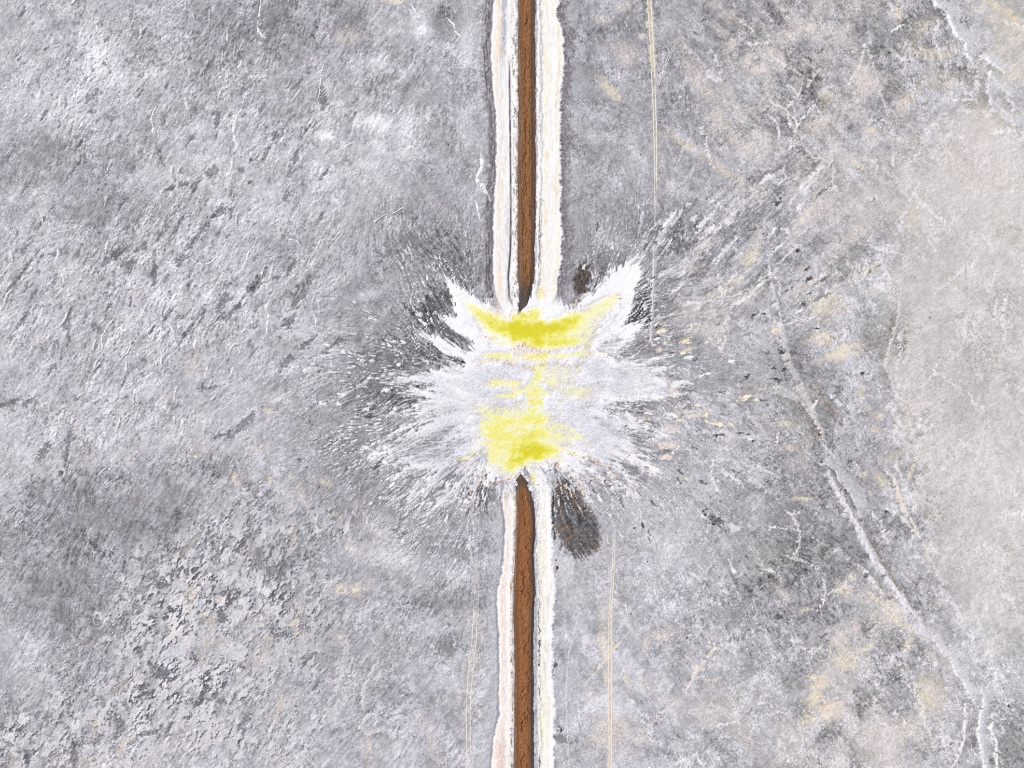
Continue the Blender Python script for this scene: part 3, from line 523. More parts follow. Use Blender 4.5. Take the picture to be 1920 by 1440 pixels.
Z = Z * (1 - fan) + fan * (0.14 + 0.02 * SM + 0.03 * F20) + 0.10 * fan * rim
# flecks of cream and pale scabs to the right of the fan
for u, v, a, b, g, c in [(1252, 834, 14, 6, -5, PINK), (1250, 855, 7, 5, 0, PINK), (1242, 858, 5, 3, 0, PINK), (1255, 805, 12, 6, -10, PINK), (1262, 738, 9, 5, 10, PINK), (1275, 788, 6, 2, 0, CREAM), (1300, 780, 12, 4, 10, PINK), (1325, 776, 6, 4, 0, CREAM), (1345, 795, 14, 3, -8, CREAM),
                         (1240, 620, 6, 3, 25, CREAM), (1248, 642, 5, 3, 30, CREAM), (1285, 640, 8, 4, 20, CREAM), (1280, 662, 4, 2, 20, CREAM), (1270, 720, 12, 4, 20, rgb(236, 234, 236)), (1400, 745, 12, 3, 15, CREAM), (1420, 750, 6, 2, -10, CREAM), (1310, 760, 5, 2, 0, CREAM), (660, 1030, 6, 3, 0, PINK)]:
    sl, m = ell(u, v, a, b, g, 0.35, 0.8)
    put(sl, m * 0.9, c)

# ------------------------------------------------------------------ bare dark mud by the levee
MUD = [(1036, 905), (1048, 891), (1067, 893), (1086, 911), (1098, 938), (1117, 965), (1125, 990), (1128, 1011), (1125, 1034), (1107, 1042), (1080, 1048), (1055, 1027), (1044, 1007), (1037, 982), (1034, 944)]
BROWN = [(1082, 500), (1094, 492), (1104, 500), (1106, 525), (1098, 548), (1086, 556), (1076, 546), (1078, 520)]
mud_d = polyd_at(U + 2.5 * F20, V + 2.5 * SM, MUD)
mud = sstep(-5, 8, mud_d + 3 * SM * sstep(960, 900, V) + 2.5 * F8 + 2 * F20 + 1.5 * GR2)
mc = rgb(98, 95, 97) + (0.030 * SM + 0.03 * F20 + 0.02 * F8)[..., None] * np.ones(3, np.float32)
mc = mc + sstep(0, 1.2, F60)[..., None] * rgb(14, 3, -6)
put(np.s_[:, :], mud * (0.80 + 0.12 * sstep(0, 20, mud_d)), mc)
put(np.s_[:, :], mud * sstep(1.0, 1.6, SF * 0.7 + SM * 0.8) * sstep(1000, 930, V) * 0.8, rgb(225, 222, 222))
brown_d = polyd_at(U + 3 * F20, V + 3 * SM, BROWN)
brown = sstep(-5, 6, brown_d + 2 * SM)
put(np.s_[:, :], brown * 0.9, rgb(92, 82, 76) + (0.03 * SM + 0.02 * F8)[..., None] * np.ones(3, np.float32))
Z -= 0.15 * mud + 0.12 * brown
sl, m = line([(1037, 930), (1035, 960), (1036, 990), (1041, 1010)], 3.0, 2)
put(sl, m * 0.7, rgb(60, 57, 60))

# ------------------------------------------------------------------ levees and the salted borrow ditches beside them


def edge(pts):
    p = np.asarray(pts, np.float32)
    return lambda v: np.interp(v, p[:, 1], p[:, 0])


N_L = edge([(970, -60), (970, 100), (969, 300), (968.5, 450), (969, 520), (970, 555), (972, 575), (973, 584)])
N_R = edge([(1005.5, -60), (1005.5, 120), (1007, 300), (1006, 400), (1005, 450), (1004, 520), (999, 552), (988, 572), (975, 584)])
S_L = edge([(975, 889), (967, 900), (966, 930), (967, 980), (966, 1020), (964, 1060), (962, 1090), (961.5, 1140), (963, 1200), (964, 1260), (963, 1330), (963, 1500)])
S_R = edge([(978, 889), (990, 905), (1000, 925), (1004, 955), (1005, 1000), (1001, 1040), (1003, 1080), (1006, 1110), (1002, 1140), (1001, 1200), (1002, 1300), (1003, 1500)])
STRIPS = {
    'NL': (edge([(926, -60), (926, 0), (923, 60), (921, 110), (925, 150), (927, 185), (931, 215), (932, 260), (931, 310), (928, 360), (926, 420), (925, 500), (928, 548), (940, 580), (958, 590)]), edge([(969, -60), (969, 540), (964, 565), (962, 588)]), -60, 585),
    'NR': (edge([(1007, -60), (1007.5, 300), (1006, 480), (1003, 545), (1000, 570)]), edge([(1049, -60), (1048, 0), (1044, 28), (1050, 44), (1056, 62), (1057, 95), (1056, 125), (1053, 165), (1051, 215), (1051, 300), (1049, 390), (1054, 440), (1052, 490), (1046, 520), (1044, 548), (1036, 570)]), -60, 572),
    'SL': (edge([(944, 905), (941, 940), (946, 965), (948, 1000), (945, 1040), (940, 1080), (934, 1110), (933, 1140), (936, 1190), (937, 1240), (937, 1300), (936, 1340), (931, 1362), (926, 1390), (922, 1440), (920, 1500)]), edge([(966, 900), (965, 1000), (962, 1060), (960, 1120), (961, 1200), (962, 1500)]), 905, 1500),
    'SR': (edge([(1002, 900), (1006, 950), (1008, 1010), (1005, 1040), (1008, 1100), (1008, 1200), (1009, 1500)]), edge([(1034, 890), (1032, 950), (1034, 1000), (1034, 1050), (1038, 1080), (1041, 1110), (1039, 1140), (1036, 1200), (1035, 1250), (1038, 1320), (1040, 1390), (1038, 1440), (1038, 1500)]), 895, 1500),
}
W1 = fnoise(51, 2.0, 60, 0.9, 90, 9.0)           # bands that run along the levee
W2 = fnoise(52, 1.8, 16, 0.3, 90, 12.0)
W3 = fnoise(53, 6, 60, 1.0, 90, 2.0)
# dark margins outside the ditches
for key, sgn in (('NL', -1), ('NR', 1), ('SL', -1)):
    lo, hi, va, vb = STRIPS[key]
    e = (lo if sgn < 0 else hi)(V)
    q = (U - e) * sgn
    on = sstep(va - 10, va + 5, V) * sstep(vb + 5, vb - 25, V)
    if key == 'SL':
        put(np.s_[:, :], sstep(7, 3, q) * sstep(-3, 0, q) * on * 0.6, rgb(140, 140, 150))  # thin bluish-grey shadow painted along the bank's outer edge
        put(np.s_[:, :], sstep(30, 8, q) * sstep(1, 5, q) * on * 0.45, rgb(196, 196, 202))
        continue
    put(np.s_[:, :], sstep(26, 3, q + 4 * F20) * sstep(-3, 0, q) * on * (0.50 + 0.2 * sstep(-1, 1, W2)), rgb(116, 110, 113) if sgn < 0 else rgb(126, 118, 122))
    if sgn < 0:
        for q0, ww, c in ((9, 1.6, (92, 90, 94)), (14, 1.3, (98, 96, 100)), (6, 1.0, (190, 188, 190)), (18, 1.5, (170, 168, 171))):
            put(np.s_[:, :], np.exp(-((q - q0 - 1.2 * W3) / ww) ** 2) * on * 0.6 * sstep(-0.9, 0.6, W1), rgb(*c))
strip_m = {}
for key, (lo, hi, va, vb) in STRIPS.items():
    a, b = lo(V) + 0.9 * F20 + 0.6 * F60 + 0.15 * GR2, hi(V) + 1.0 * F20 + 0.6 * F60 + 0.15 * GR2
    m = sstep(-2.0, 1.8, U - a) * sstep(-2.0, 1.8, b - U) * (V > va) * (V < vb)
    if key[0] == 'N':
        m = m * sstep(vb, vb - 30, V)
    else:
        m = m * sstep(va, va + 40, V)
    strip_m[key] = m
    t = (U - a) / np.maximum(b - a, 1)           # 0..1 across
    c = np.ones((NV, NU, 3), np.float32) * rgb(246, 243, 241)
    if key == 'NL':
        c += (0.020 * W1 + 0.015 * W2)[..., None]
        pk = np.exp(-((t - 0.26 - 0.04 * W3) / 0.14) ** 2) * sstep(-0.8, 0.8, W1)
        c += pk[..., None] * rgb(-2, -20, -34)
        gy = np.exp(-((t - 0.46) / 0.12) ** 2) * sstep(150, 60, V) + 0.5 * np.exp(-((t - 0.62) / 0.10) ** 2) * sstep(330, 420, V)
        c += gy[..., None] * rgb(-48, -44, -36)
        dl = np.exp(-((U - np.interp(V, [0, 120, 200, 300, 400, 470, 520, 560, 590], [953, 955, 956, 957, 958, 957, 953, 955, 970])) / 1.8) ** 2)
        dl = dl * sstep(100, 150, V) * (0.55 + 0.45 * sstep(-0.6, 0.6, W1))
        c = c + (rgb(66, 68, 76) - c) * (dl * 0.85)[..., None]
        sp = sstep(0.70, 0.90, t) * sstep(0.2, 1.3, W2 + 0.5 * GR2)
        c = c + (rgb(120, 108, 98) - c) * (sp * 0.6)[..., None]
    elif key == 'NR':
        c = c + (rgb(253, 250, 244) - c) * 0.8
        c += (0.014 * W2)[..., None]
        c += (0.010 * W1 + 0.008 * W3)[..., None]
        ww = np.exp(-((t - 0.30 - 0.06 * W3) / 0.15) ** 2) * sstep(-0.6, 1.0, W3 + 0.3 * W1) + np.exp(-((t - 0.86) / 0.07) ** 2) * 0.8
        c += ww[..., None] * rgb(-8, -14, -26)
        gl = np.exp(-((t - 0.17 - 0.02 * W3) / 0.045) ** 2)
        c = c + (rgb(196, 194, 200) - c) * (gl * 0.65)[..., None]
        d2 = np.exp(-((t - 0.10) / 0.04) ** 2) * (0.35 + 0.65 * sstep(300, 380, V))
        c = c + (rgb(110, 110, 118) - c) * (d2 * 0.6 * sstep(-0.7, 0.7, W1))[..., None]
        yl = np.exp(-((t - 0.30) / 0.16) ** 2) * np.exp(-((V - 552) / 14) ** 2)
        c = c + (rgb(240, 232, 170) - c) * (yl * 0.5)[..., None]
    elif key == 'SL':
        c = c + (rgb(247, 236, 231) - c) * 0.8
        c += (0.014 * W1 + 0.020 * W2)[..., None]
        c = c + (rgb(150, 148, 152) - c) * (np.exp(-((t - 0.90 - 0.02 * W3) / 0.03) ** 2) * 0.55 * sstep(-0.6, 0.6, W1))[..., None]
        c = c + (rgb(226, 216, 212) - c) * (np.exp(-((t - 0.50 - 0.04 * W3) / 0.05) ** 2) * 0.6)[..., None]
        pk = np.exp(-((t - 0.30 - 0.05 * W3) / 0.12) ** 2) * sstep(-0.6, 0.9, W1)
        c += pk[..., None] * rgb(-6, -22, -26)
        c += (np.exp(-((t - 0.62) / 0.16) ** 2) * 0.04)[..., None]
        tn = sstep(1340, 1420, V) * np.exp(-((t - 0.50) / 0.16) ** 2)
        c = c + (rgb(226, 210, 198) - c) * (tn * 0.8)[..., None]
        sp = np.exp(-((t - 0.92) / 0.08) ** 2) * sstep(0.3, 1.1, W2 + 0.4 * GR2)
        c = c + (rgb(150, 120, 70) - c) * (sp * 0.7)[..., None]
    else:
        c = c + (rgb(249, 245, 240) - c) * 0.9
        c += (0.016 * W1 + 0.014 * F20 + 0.010 * W3 + 0.014 * W2)[..., None]
        c = c + (rgb(74, 76, 86) - c) * (np.exp(-((t - 0.07 - 0.015 * W3) / 0.05) ** 2) * (0.35 + 0.5 * sstep(1120, 1160, V)) * sstep(-0.9, 0.5, W1))[..., None]
        c = c + (rgb(198, 196, 200) - c) * (np.exp(-((t - 0.20 - 0.03 * W3) / 0.03) ** 2) * 0.5)[..., None]
        yl = np.exp(-((t - 0.40) / 0.25) ** 2) * (0.35 + np.exp(-((V - 1365) / 40) ** 2) + 0.5 * np.exp(-((V - 1040) / 50) ** 2)) * sstep(1000, 1030, V)
        c += np.clip(yl, 0, 1)[..., None] * rgb(-5, -5, -16)
        c += (sstep(0.70, 0.85, t) * 0.03)[..., None]
    put(np.s_[:, :], m, np.clip(c, 0, 1))
    Z = Z * (1 - m) + m * (0.10 + 0.012 * W1 + 0.12 * np.exp(-((t - 0.02) / 0.10) ** 2) + 0.12 * np.exp(-((t - 0.97) / 0.10) ** 2))
    rimq = np.exp(-((U - (b if key[1] == 'R' else a)) / 2.2) ** 2) * (V > va + 15) * (V < vb - 40)
    put(np.s_[:, :], np.clip(rimq, 0, 1) * 0.6 * sstep(-1.0, 0.6, F20), rgb(253, 252, 252))

# ------------------------------------------------------------------ yellow brine: depth of the water over the crust
HB = fnoise(61, 2.2, 22, 0.7, 0, 3.2)            # bands across the breach
HB2 = fnoise(62, 3, 60, 1.0, 0, 2.5)
SPK = fnoise(63, 2.0, 9, 0.2, 0, 1.6)
depth = np.zeros((NV, NU), np.float32)
UP = [(868, 558), (884, 570), (905, 582), (930, 592), (950, 598), (962, 604), (964, 588), (980, 592), (1002, 584), (1010, 580), (1015, 586), (1014, 600), (1030, 603), (1055, 594), (1090, 582), (1125, 566), (1150, 552), (1158, 562), (1142, 592),
      (1126, 622), (1108, 646), (1060, 652), (1020, 656), (990, 648), (955, 641), (925, 631), (903, 612), (888, 590)]
LO = [(884, 768), (905, 760), (940, 764), (975, 762), (1000, 756), (1020, 764), (1046, 778), (1066, 796), (1092, 816), (1110, 836), (1078, 850), (1056, 860), (1036, 864), (1010, 868), (992, 880), (978, 884), (958, 891), (940, 888), (925, 880), (903, 884),
      (900, 868), (893, 848), (884, 842), (902, 826), (894, 804), (904, 786)]
for P, vals in ((UP, ()), (LO, ())):
    sl, d = polyd(P, 40)
    d = d + (2.6 if P is UP else 5.5) * HB[sl] + 2.0 * SM[sl] + (1.4 if P is UP else 3.2) * SPK[sl]
    depth[sl] = np.maximum(depth[sl], sstep(-6, 13 if P is UP else 22, d) * 0.45)
for u, v, a, b, g, dd in [(985, 614, 34, 12, 0, 1.0), (1020, 620, 50, 12, 10, .95), (990, 590, 24, 9, 15, .9), (975, 622, 44, 14, -10, .55), (930, 606, 34, 10, -25, .45), (1060, 608, 36, 10, 18, .5), (1035, 638, 40, 8, -8, .5), (1015, 645, 26, 7, -5, .5), (1085, 612, 36, 24, 20, -.05),
                          (998, 845, 34, 12, -2, 1.0), (985, 858, 30, 10, 20, .6), (1005, 815, 18, 12, 0, .35), (1005, 785, 16, 18, 0, .35), (950, 830, 26, 16, 0, .22), (965, 872, 26, 10, 30, .45), (985, 800, 60, 14, 0, .15), (930, 800, 24, 16, 0, .1), (1125, 606, 26, 24, 40, -.24), (1095, 640, 20, 10, 20, -.15), (905, 585, 26, 8, -38, .18), (905, 860, 14, 20, 0, -.3), (1070, 835, 26, 12, 0, -.3), (1040, 800, 26, 20, -40, -.25), (1002, 803, 16, 3, 5, -.6), (1015, 826, 20, 3, 0, -.3)]:
    sl, m = ell(u, v, a, b, g, 0.55, 0.30)
    depth[sl] += m * dd * np.where(depth[sl] > 0.02, 1, 0.0)
for u, v, a, b, g, dd in [(940, 667, 24, 3.5, 0, .85), (1010, 669, 28, 4, 0, .9), (1050, 667, 50, 3.5, 3, .7), (985, 641, 30, 4, -8, .6), (945, 645, 18, 3, 0, .5), (930, 633, 22, 3, 0, .4), (1010, 690, 12, 14, 0, .45), (1008, 710, 12, 10, 0, .55), (1006, 735, 15, 14, 0, .75), (1004, 752, 14, 14, 0, .75), (948, 718, 22, 5, 0, .6), (925, 722, 14, 3, 0, .4), (960, 725, 16, 3, 0, .4), (955, 742, 22, 3, 0, .5), (975, 734, 14, 5, 0, .4),
                          (1014, 556, 4, 7, 0, .22), (960, 675, 20, 2.5, 0, .4), (1040, 715, 16, 12, 0, .25), (1075, 735, 30, 12, 0, .22), (1055, 700, 26, 14, 0, .2), (1100, 645, 16, 8, 40, .2), (1002, 898, 3.5, 9, 5, .5), (875, 858, 16, 4, 20, .25), (912, 680, 16, 3, 0, .2)]:
    sl, m = ell(u, v, a, b, g, 0.5, 0.75)
    depth[sl] = np.maximum(depth[sl], m * dd * (0.6 + 0.4 * sstep(-0.8, 0.5, -SPK[sl] + 0.5 * HB[sl])))
inw = sstep(0.02, 0.3, depth)
depth *= np.clip(1 + 0.24 * HB + 0.22 * HB2 + 0.10 * SL, 0.30, 1.7)
depth = np.clip(0.7 * blur(depth, 0.9) + 0.3 * blur(depth, 4), 0, 1.9)
# lace of salt breaking the surface where it is shallow
shal = sstep(0.75, 0.25, depth) * inw
depth *= 1 - 0.8 * shal * sstep(0.55, 1.2, SPK + 0.3 * HB)
depth *= 0.90
depth[depth < 0.02] = 0
# the bed under the water is plain white crust
put(np.s_[:, :], sstep(0.05, 0.35, depth) * 0.92, rgb(252, 252, 246))
Z = np.where(depth > 0.02, np.minimum(Z, 0.09) - 0.12 - 0.25 * depth, Z)
# rusty froth along the old water lines
froth = sstep(0.75, 1.5, SPK + 0.4 * F8)
for pts, wd, al in [([(912, 902), (925, 910), (940, 904), (956, 901), (970, 894)], 2.6, .8), ([(892, 912), (898, 896), (918, 888)], 1.8, .6), ([(868, 868), (880, 862), (898, 862)], 2, .7), ([(985, 886), (996, 894), (1010, 908)], 1.8, .6), ([(1036, 868), (1052, 878), (1066, 888), (1082, 902), (1098, 928)], 1.8, .9),
                    ([(1072, 849), (1105, 856), (1130, 870), (1150, 884)], 2.0, .8), ([(1098, 868), (1110, 874)], 1.4, .6), ([(970, 652), (985, 648), (1000, 656), (1030, 660)], 4, .6), ([(945, 682), (960, 684), (980, 688), (1000, 692)], 3, .7), ([(1015, 685), (1040, 680), (1065, 686), (1095, 682)], 3, .55), ([(905, 628), (915, 632), (930, 634)], 2, .5),
                    ([(920, 672), (940, 676)], 2, .4), ([(1160, 556), (1163, 570)], 1.0, .9), ([(1000, 690), (1005, 684)], 2, .5), ([(955, 655), (985, 652)], 2.5, .4), ([(1140, 888), (1180, 912), (1196, 936)], 1.2, .5)]:
    sl, m = line(pts, wd, 2.0, 0.6, False)
    put(sl, m * al * np.clip(froth[sl] * 1.2 + 0.12, 0, 1), rgb(178, 116, 66))
for u, v, a, b, g in [(925, 585, 16, 8, -40), (945, 592, 14, 8, -30), (930, 575, 7, 14, 0), (1018, 556, 8, 12, 0), (985, 660, 30, 8, 0)]:
    sl, m = ell(u, v, a, b, g, 0.7, 0.4)
    put(sl, m * 0.4 * sstep(-0.6, 0.8, SM[sl]), rgb(236, 210, 170))

# ------------------------------------------------------------------ pale channels and their beds on the right
CH = [  # pts, half width, alpha, colour, own piece?
    ([(1440, 476), (1444, 520), (1452, 556), (1462, 590)], 3.0, .6, (226, 225, 228)),
    ([(1462, 590), (1470, 640), (1480, 685), (1498, 720), (1515, 755), (1528, 790), (1540, 815), (1552, 848)], 6.0, .55, (222, 219, 220)),
    ([(1440, 730), (1470, 726), (1492, 738), (1504, 752)], 1.8, .4, (224, 223, 225)),
    ([(1540, 870), (1556, 888), (1575, 920), (1597, 962), (1618, 1002), (1642, 1050), (1668, 1090), (1690, 1120), (1712, 1145)], 7.5, .75, (222, 220, 224)),
    ([(1600, 942), (1614, 962), (1618, 984)], 2.4, .5, (228, 226, 230)),
    ([(1700, 1132), (1722, 1160), (1738, 1190), (1756, 1212), (1778, 1232), (1796, 1262), (1812, 1290), (1830, 1322)], 8.5, .75, (223, 221, 225)),
    ([(1655, 1076), (1680, 1104), (1704, 1140), (1726, 1172)], 3.6, .7, (238, 229, 226)),
    ([(1841, 1290), (1845, 1318), (1838, 1345), (1836, 1368), (1840, 1405), (1850, 1450)], 6.5, .75, (221, 219, 223)),
    ([(1862, 1345), (1859, 1366), (1868, 1392), (1869, 1450)], 2.6, .85, (238, 234, 232)),
    ([(1852, 1346), (1866, 1340), (1874, 1350), (1886, 1348)], 1.8, .7, (232, 230, 231)),
    ([(1808, 1322), (1811, 1350), (1808, 1378), (1800, 1410), (1786, 1440)], 2.6, .85, (232, 227, 227)),
    ([(1737, -10), (1760, 14), (1775, 32), (1783, 50), (1796, 68), (1810, 81), (1811, 100), (1824, 118)], 4.2, .75, (226, 225, 227)),
    ([(1836, 109), (1852, 113), (1868, 124), (1883, 138)], 3.2, .75, (226, 224, 226)),
    ([(1860, 130), (1850, 152), (1852, 180), (1862, 208), (1885, 222), (1922, 240)], 3.0, .6, (224, 222, 224)),
    ([(1885, 182), (1898, 195), (1900, 212)], 1.6, .6, (224, 222, 224)),
    ([(1660, 880), (1678, 900), (1690, 940), (1703, 968), (1716, 992), (1726, 1008)], 3.0, .75, (232, 222, 210)),
    ([(1685, 968), (1700, 980), (1714, 1000), (1728, 1010)], 2.6, .6, (228, 224, 224)),
    ([(1728, 1010), (1740, 1036), (1752, 1062), (1770, 1096)], 2.2, .5, (226, 218, 210)),
    ([(1762, 1098), (1785, 1130), (1805, 1160), (1818, 1172)], 3.0, .5, (218, 214, 214)),
    ([(1522, 200), (1512, 215), (1500, 226), (1494, 240)], 1.6, .8, (230, 228, 230)), ([(1540, 128), (1526, 142), (1514, 166)], 1.8, .6, (226, 224, 226)), ([(1504, 158), (1496, 178), (1482, 197), (1464, 206)], 1.8, .75, (230, 228, 230)),
    ([(1445, 220), (1458, 232), (1462, 252), (1458, 266)], 2.0, .7, (226, 224, 226)), ([(1440, 342), (1462, 346), (1476, 330), (1470, 318)], 1.6, .6, (226, 224, 226)), ([(1560, 272), (1562, 300), (1540, 330), (1530, 352)], 1.6, .4, (220, 218, 220)), ([(1620, 298), (1635, 302), (1655, 298)], 2, .6, (226, 222, 220)),
    ([(1694, 47), (1682, 54), (1672, 60)], 1.4, .8, (232, 230, 232)), ([(1803, 150), (1806, 166), (1790, 180)], 1.4, .6, (226, 224, 226)), ([(1814, 264), (1812, 284), (1820, 300)], 1.4, .6, (224, 222, 224)),
    ([(1534, 750), (1522, 770)], 1.6, .7, (230, 228, 230)), ([(1598, 762), (1612, 770), (1622, 780)], 1.8, .6, (226, 224, 226)), ([(1652, 760), (1665, 764), (1676, 778)], 1.6, .6, (226, 224, 226)), ([(1680, 850), (1683, 880), (1694, 900)], 1.6, .6, (226, 222, 222)),
    ([(1268, 68), (1290, 90), (1310, 110), (1322, 128), (1345, 146)], 2.2, .5, (222, 220, 222)), ([(1225, 0), (1250, 30), (1275, 60)], 7, .3, (205, 204, 208)), ([(1240, 234), (1270, 250), (1310, 274), (1340, 300)], 5, .5, (214, 213, 217)), ([(1325, 140), (1345, 150), (1360, 152)], 1.8, .7, (228, 226, 228)),
    ([(1300, 330), (1285, 345), (1270, 352)], 1.4, .6, (120, 119, 124)), ([(1304, 310), (1290, 340), (1280, 360)], 3.5, .5, (206, 205, 208)),
    ([(1286, 1298), (1302, 1266), (1320, 1240), (1336, 1222), (1353, 1204)], 2.6, .75, (226, 216, 210)), ([(1302, 1256), (1296, 1236), (1288, 1230)], 2.2, .7, (226, 216, 210)), ([(1306, 1270), (1325, 1276), (1340, 1276), (1355, 1266)], 2.4, .65, (226, 216, 210)), ([(1312, 1256), (1330, 1254), (1342, 1244)], 1.8, .6, (226, 216, 210)), ([(1330, 1230), (1332, 1206)], 1.8, .5, (226, 216, 210)), ([(1335, 1280), (1340, 1292)], 2, .5, (224, 215, 210)), ([(1300, 1295), (1306, 1302)], 2, .5, (224, 215, 210)),
    ([(1212, 1228), (1240, 1262), (1252, 1290), (1250, 1318)], 3.2, .5, (212, 209, 212)), ([(1195, 1262), (1225, 1300), (1246, 1320)], 1.6, .6, (224, 214, 206)), ([(1250, 1326), (1228, 1350), (1212, 1366)], 2.2, .7, (226, 218, 212)), ([(1264, 1280), (1254, 1300)], 2, .6, (220, 214, 212)), ([(1256, 1330), (1280, 1350)], 1.6, .5, (220, 214, 212)),
    ([(1150, 1335), (1166, 1350), (1180, 1372), (1190, 1396)], 3.4, .5, (206, 205, 210)), ([(1230, 1196), (1250, 1198), (1266, 1186)], 2, .6, (224, 214, 208)),
    ([(708, 1240), (690, 1268), (682, 1292), (680, 1322), (686, 1338)], 5.0, .55, (205, 203, 206)), ([(748, 1248), (720, 1262), (698, 1284)], 3.0, .5, (208, 206, 209)), ([(716, 1336), (690, 1340), (672, 1362), (690, 1378), (716, 1370), (730, 1366)], 3.2, .55, (208, 205, 208)), ([(728, 1368), (708, 1400), (700, 1440)], 3.0, .5, (206, 204, 207)),
    ([(640, 1378), (600, 1400), (570, 1426), (556, 1445)], 4.0, .5, (206, 203, 206)), ([(620, 1320), (610, 1330), (630, 1345)], 1.8, .5, (208, 204, 206)), ([(700, 1198), (706, 1210), (718, 1216)], 1.8, .6, (215, 212, 214)), ([(806, 1205), (818, 1225), (828, 1238)], 1.8, .6, (215, 212, 214)), ([(752, 1195), (752, 1206)], 1.4, .6, (215, 212, 214)),
    ([(594, 1092), (570, 1108), (572, 1120), (584, 1122)], 1.6, .6, (222, 220, 222)), ([(880, 1015), (884, 1050), (898, 1060), (925, 1055)], 2.0, .5, (224, 218, 212)), ([(884, 1000), (880, 1040)], 1.6, .4, (224, 220, 220)), ([(820, 1044), (850, 1040)], 1.2, .4, (215, 212, 214)),
    ([(598, 960), (590, 985), (604, 998)], 1.6, .6, (226, 222, 222)), ([(650, 975), (654, 1000), (660, 1028)], 1.4, .5, (222, 220, 222)), ([(680, 955), (700, 990), (735, 1015)], 2.0, .5, (226, 218, 214)), ([(660, 960), (670, 968)], 2, .6, (226, 216, 210)), ([(510, 893), (522, 880), (526, 866)], 1.4, .5, (220, 218, 220)), ([(610, 1045), (614, 1060)], 3, .5, (222, 218, 217)), ([(585, 985), (600, 1000)], 1.4, .5, (222, 220, 222)),
]
chan_m = []
for pts, wd, al, c in CH:
    sl, m = line(pts, wd, 2.2, 0.55)
    br = 0.75 + 0.25 * sstep(-0.8, 0.8, F20[sl])
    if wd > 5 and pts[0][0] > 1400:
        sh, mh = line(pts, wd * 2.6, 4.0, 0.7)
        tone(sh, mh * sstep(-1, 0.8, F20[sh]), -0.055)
    put(sl, np.clip(m * (al * 1.1) * br, 0, 0.95), np.minimum(rgb(*c) * 1.02, 1))
    Z[sl] += 0.10 * m
    chan_m.append((sl, m))
for pts, wd, c, al in [([(1534, 726), (1545, 750), (1560, 770), (1577, 782), (1580, 790)], 0.9, (160, 125, 92), .7), ([(1484, 731), (1498, 743), (1502, 750)], 0.9, (160, 125, 85), .6), ([(1516, 776), (1526, 792), (1540, 822)], 1.0, (165, 120, 80), .5), ([(1558, 890), (1575, 922), (1592, 948), (1610, 982), (1630, 1010), (1646, 1040), (1660, 1062), (1674, 1086), (1684, 1104), (1696, 1124)], 0.8, (172, 144, 114), .6),
                       ([(1712, 1146), (1740, 1184), (1760, 1206)], 0.8, (200, 170, 140), .5), ([(1700, 1142), (1712, 1155), (1724, 1168)], 1.8, (95, 94, 100), .7), ([(1805, 475), (1812, 490), (1810, 520)], 0.8, (205, 190, 180), .8), ([(1750, 590), (1760, 600), (1772, 606)], 0.8, (205, 185, 170), .7), ([(1864, 655), (1870, 678)], 0.8, (205, 185, 170), .8), ([(1795, 530), (1800, 542)], 0.8, (205, 185, 170), .7),
                       ([(1906, 384), (1912, 402)], 0.8, (210, 190, 180), .6), ([(1892, 545), (1904, 558)], 0.8, (210, 190, 180), .6), ([(1625, 985), (1690, 980), (1652, 1015)], 0.8, (150, 149, 154), .3), ([(1684, 968), (1668, 985), (1650, 1015)], 1.2, (132, 131, 137), .6)]:
    sl, m = line(pts, wd, 1.0, 0.5, False)
    put(sl, m * al, rgb(*c))

def berm(pts, wd, side, body, al, ecol, eal, ew=1.6, warp=2.0):
    """low salt bank: bright lip along the line, body fading away on one side (+1 = right of travel)"""
    p = np.asarray(pts, np.float32)
    R = wd * 1.6 + 12
    sl = win(p[:, 0].min() - R, p[:, 1].min() - R, p[:, 0].max() + R, p[:, 1].max() + R)
    x = U[sl] + warp * (0.6 * F20[sl] + 0.5 * F60[sl])
    y = V[sl] + warp * (0.6 * SM[sl] - 0.5 * F60[sl])
    best = np.full(x.shape, 1e9, np.float32)
    sg = np.zeros(x.shape, np.float32)
    for k in range(len(p) - 1):
        ax, ay = p[k]
        bx, by = p[k + 1] - p[k]
        t = np.clip(((x - ax) * bx + (y - ay) * by) / (bx * bx + by * by), 0, 1)
        d = np.hypot(x - ax - t * bx, y - ay - t * by)
        q = bx * (y - ay) - by * (x - ax)
        m = d < best
        best, sg = np.where(m, d, best), np.where(m, np.sign(q), sg)
    _, f = seg_d((x, y), p)
    fade = sstep(0, .08, f) * sstep(1, .92, f)
    q = best * sg * side
    put(sl, sstep(-1.5, 0.5, q) * sstep(wd * (1 + 0.25 * F60[sl]), wd * 0.25, q + 2 * F20[sl]) * al * fade, rgb(*body))
    put(sl, np.exp(-(q / ew) ** 2) * eal * fade * sstep(-1.2, 0, F20[sl] + 0.5), rgb(*ecol))
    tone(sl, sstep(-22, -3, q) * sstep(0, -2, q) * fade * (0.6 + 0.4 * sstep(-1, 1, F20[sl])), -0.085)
    Z[sl] += 0.35 * fade * sstep(-2, 1.5, q) * sstep(wd, wd * .2, q)


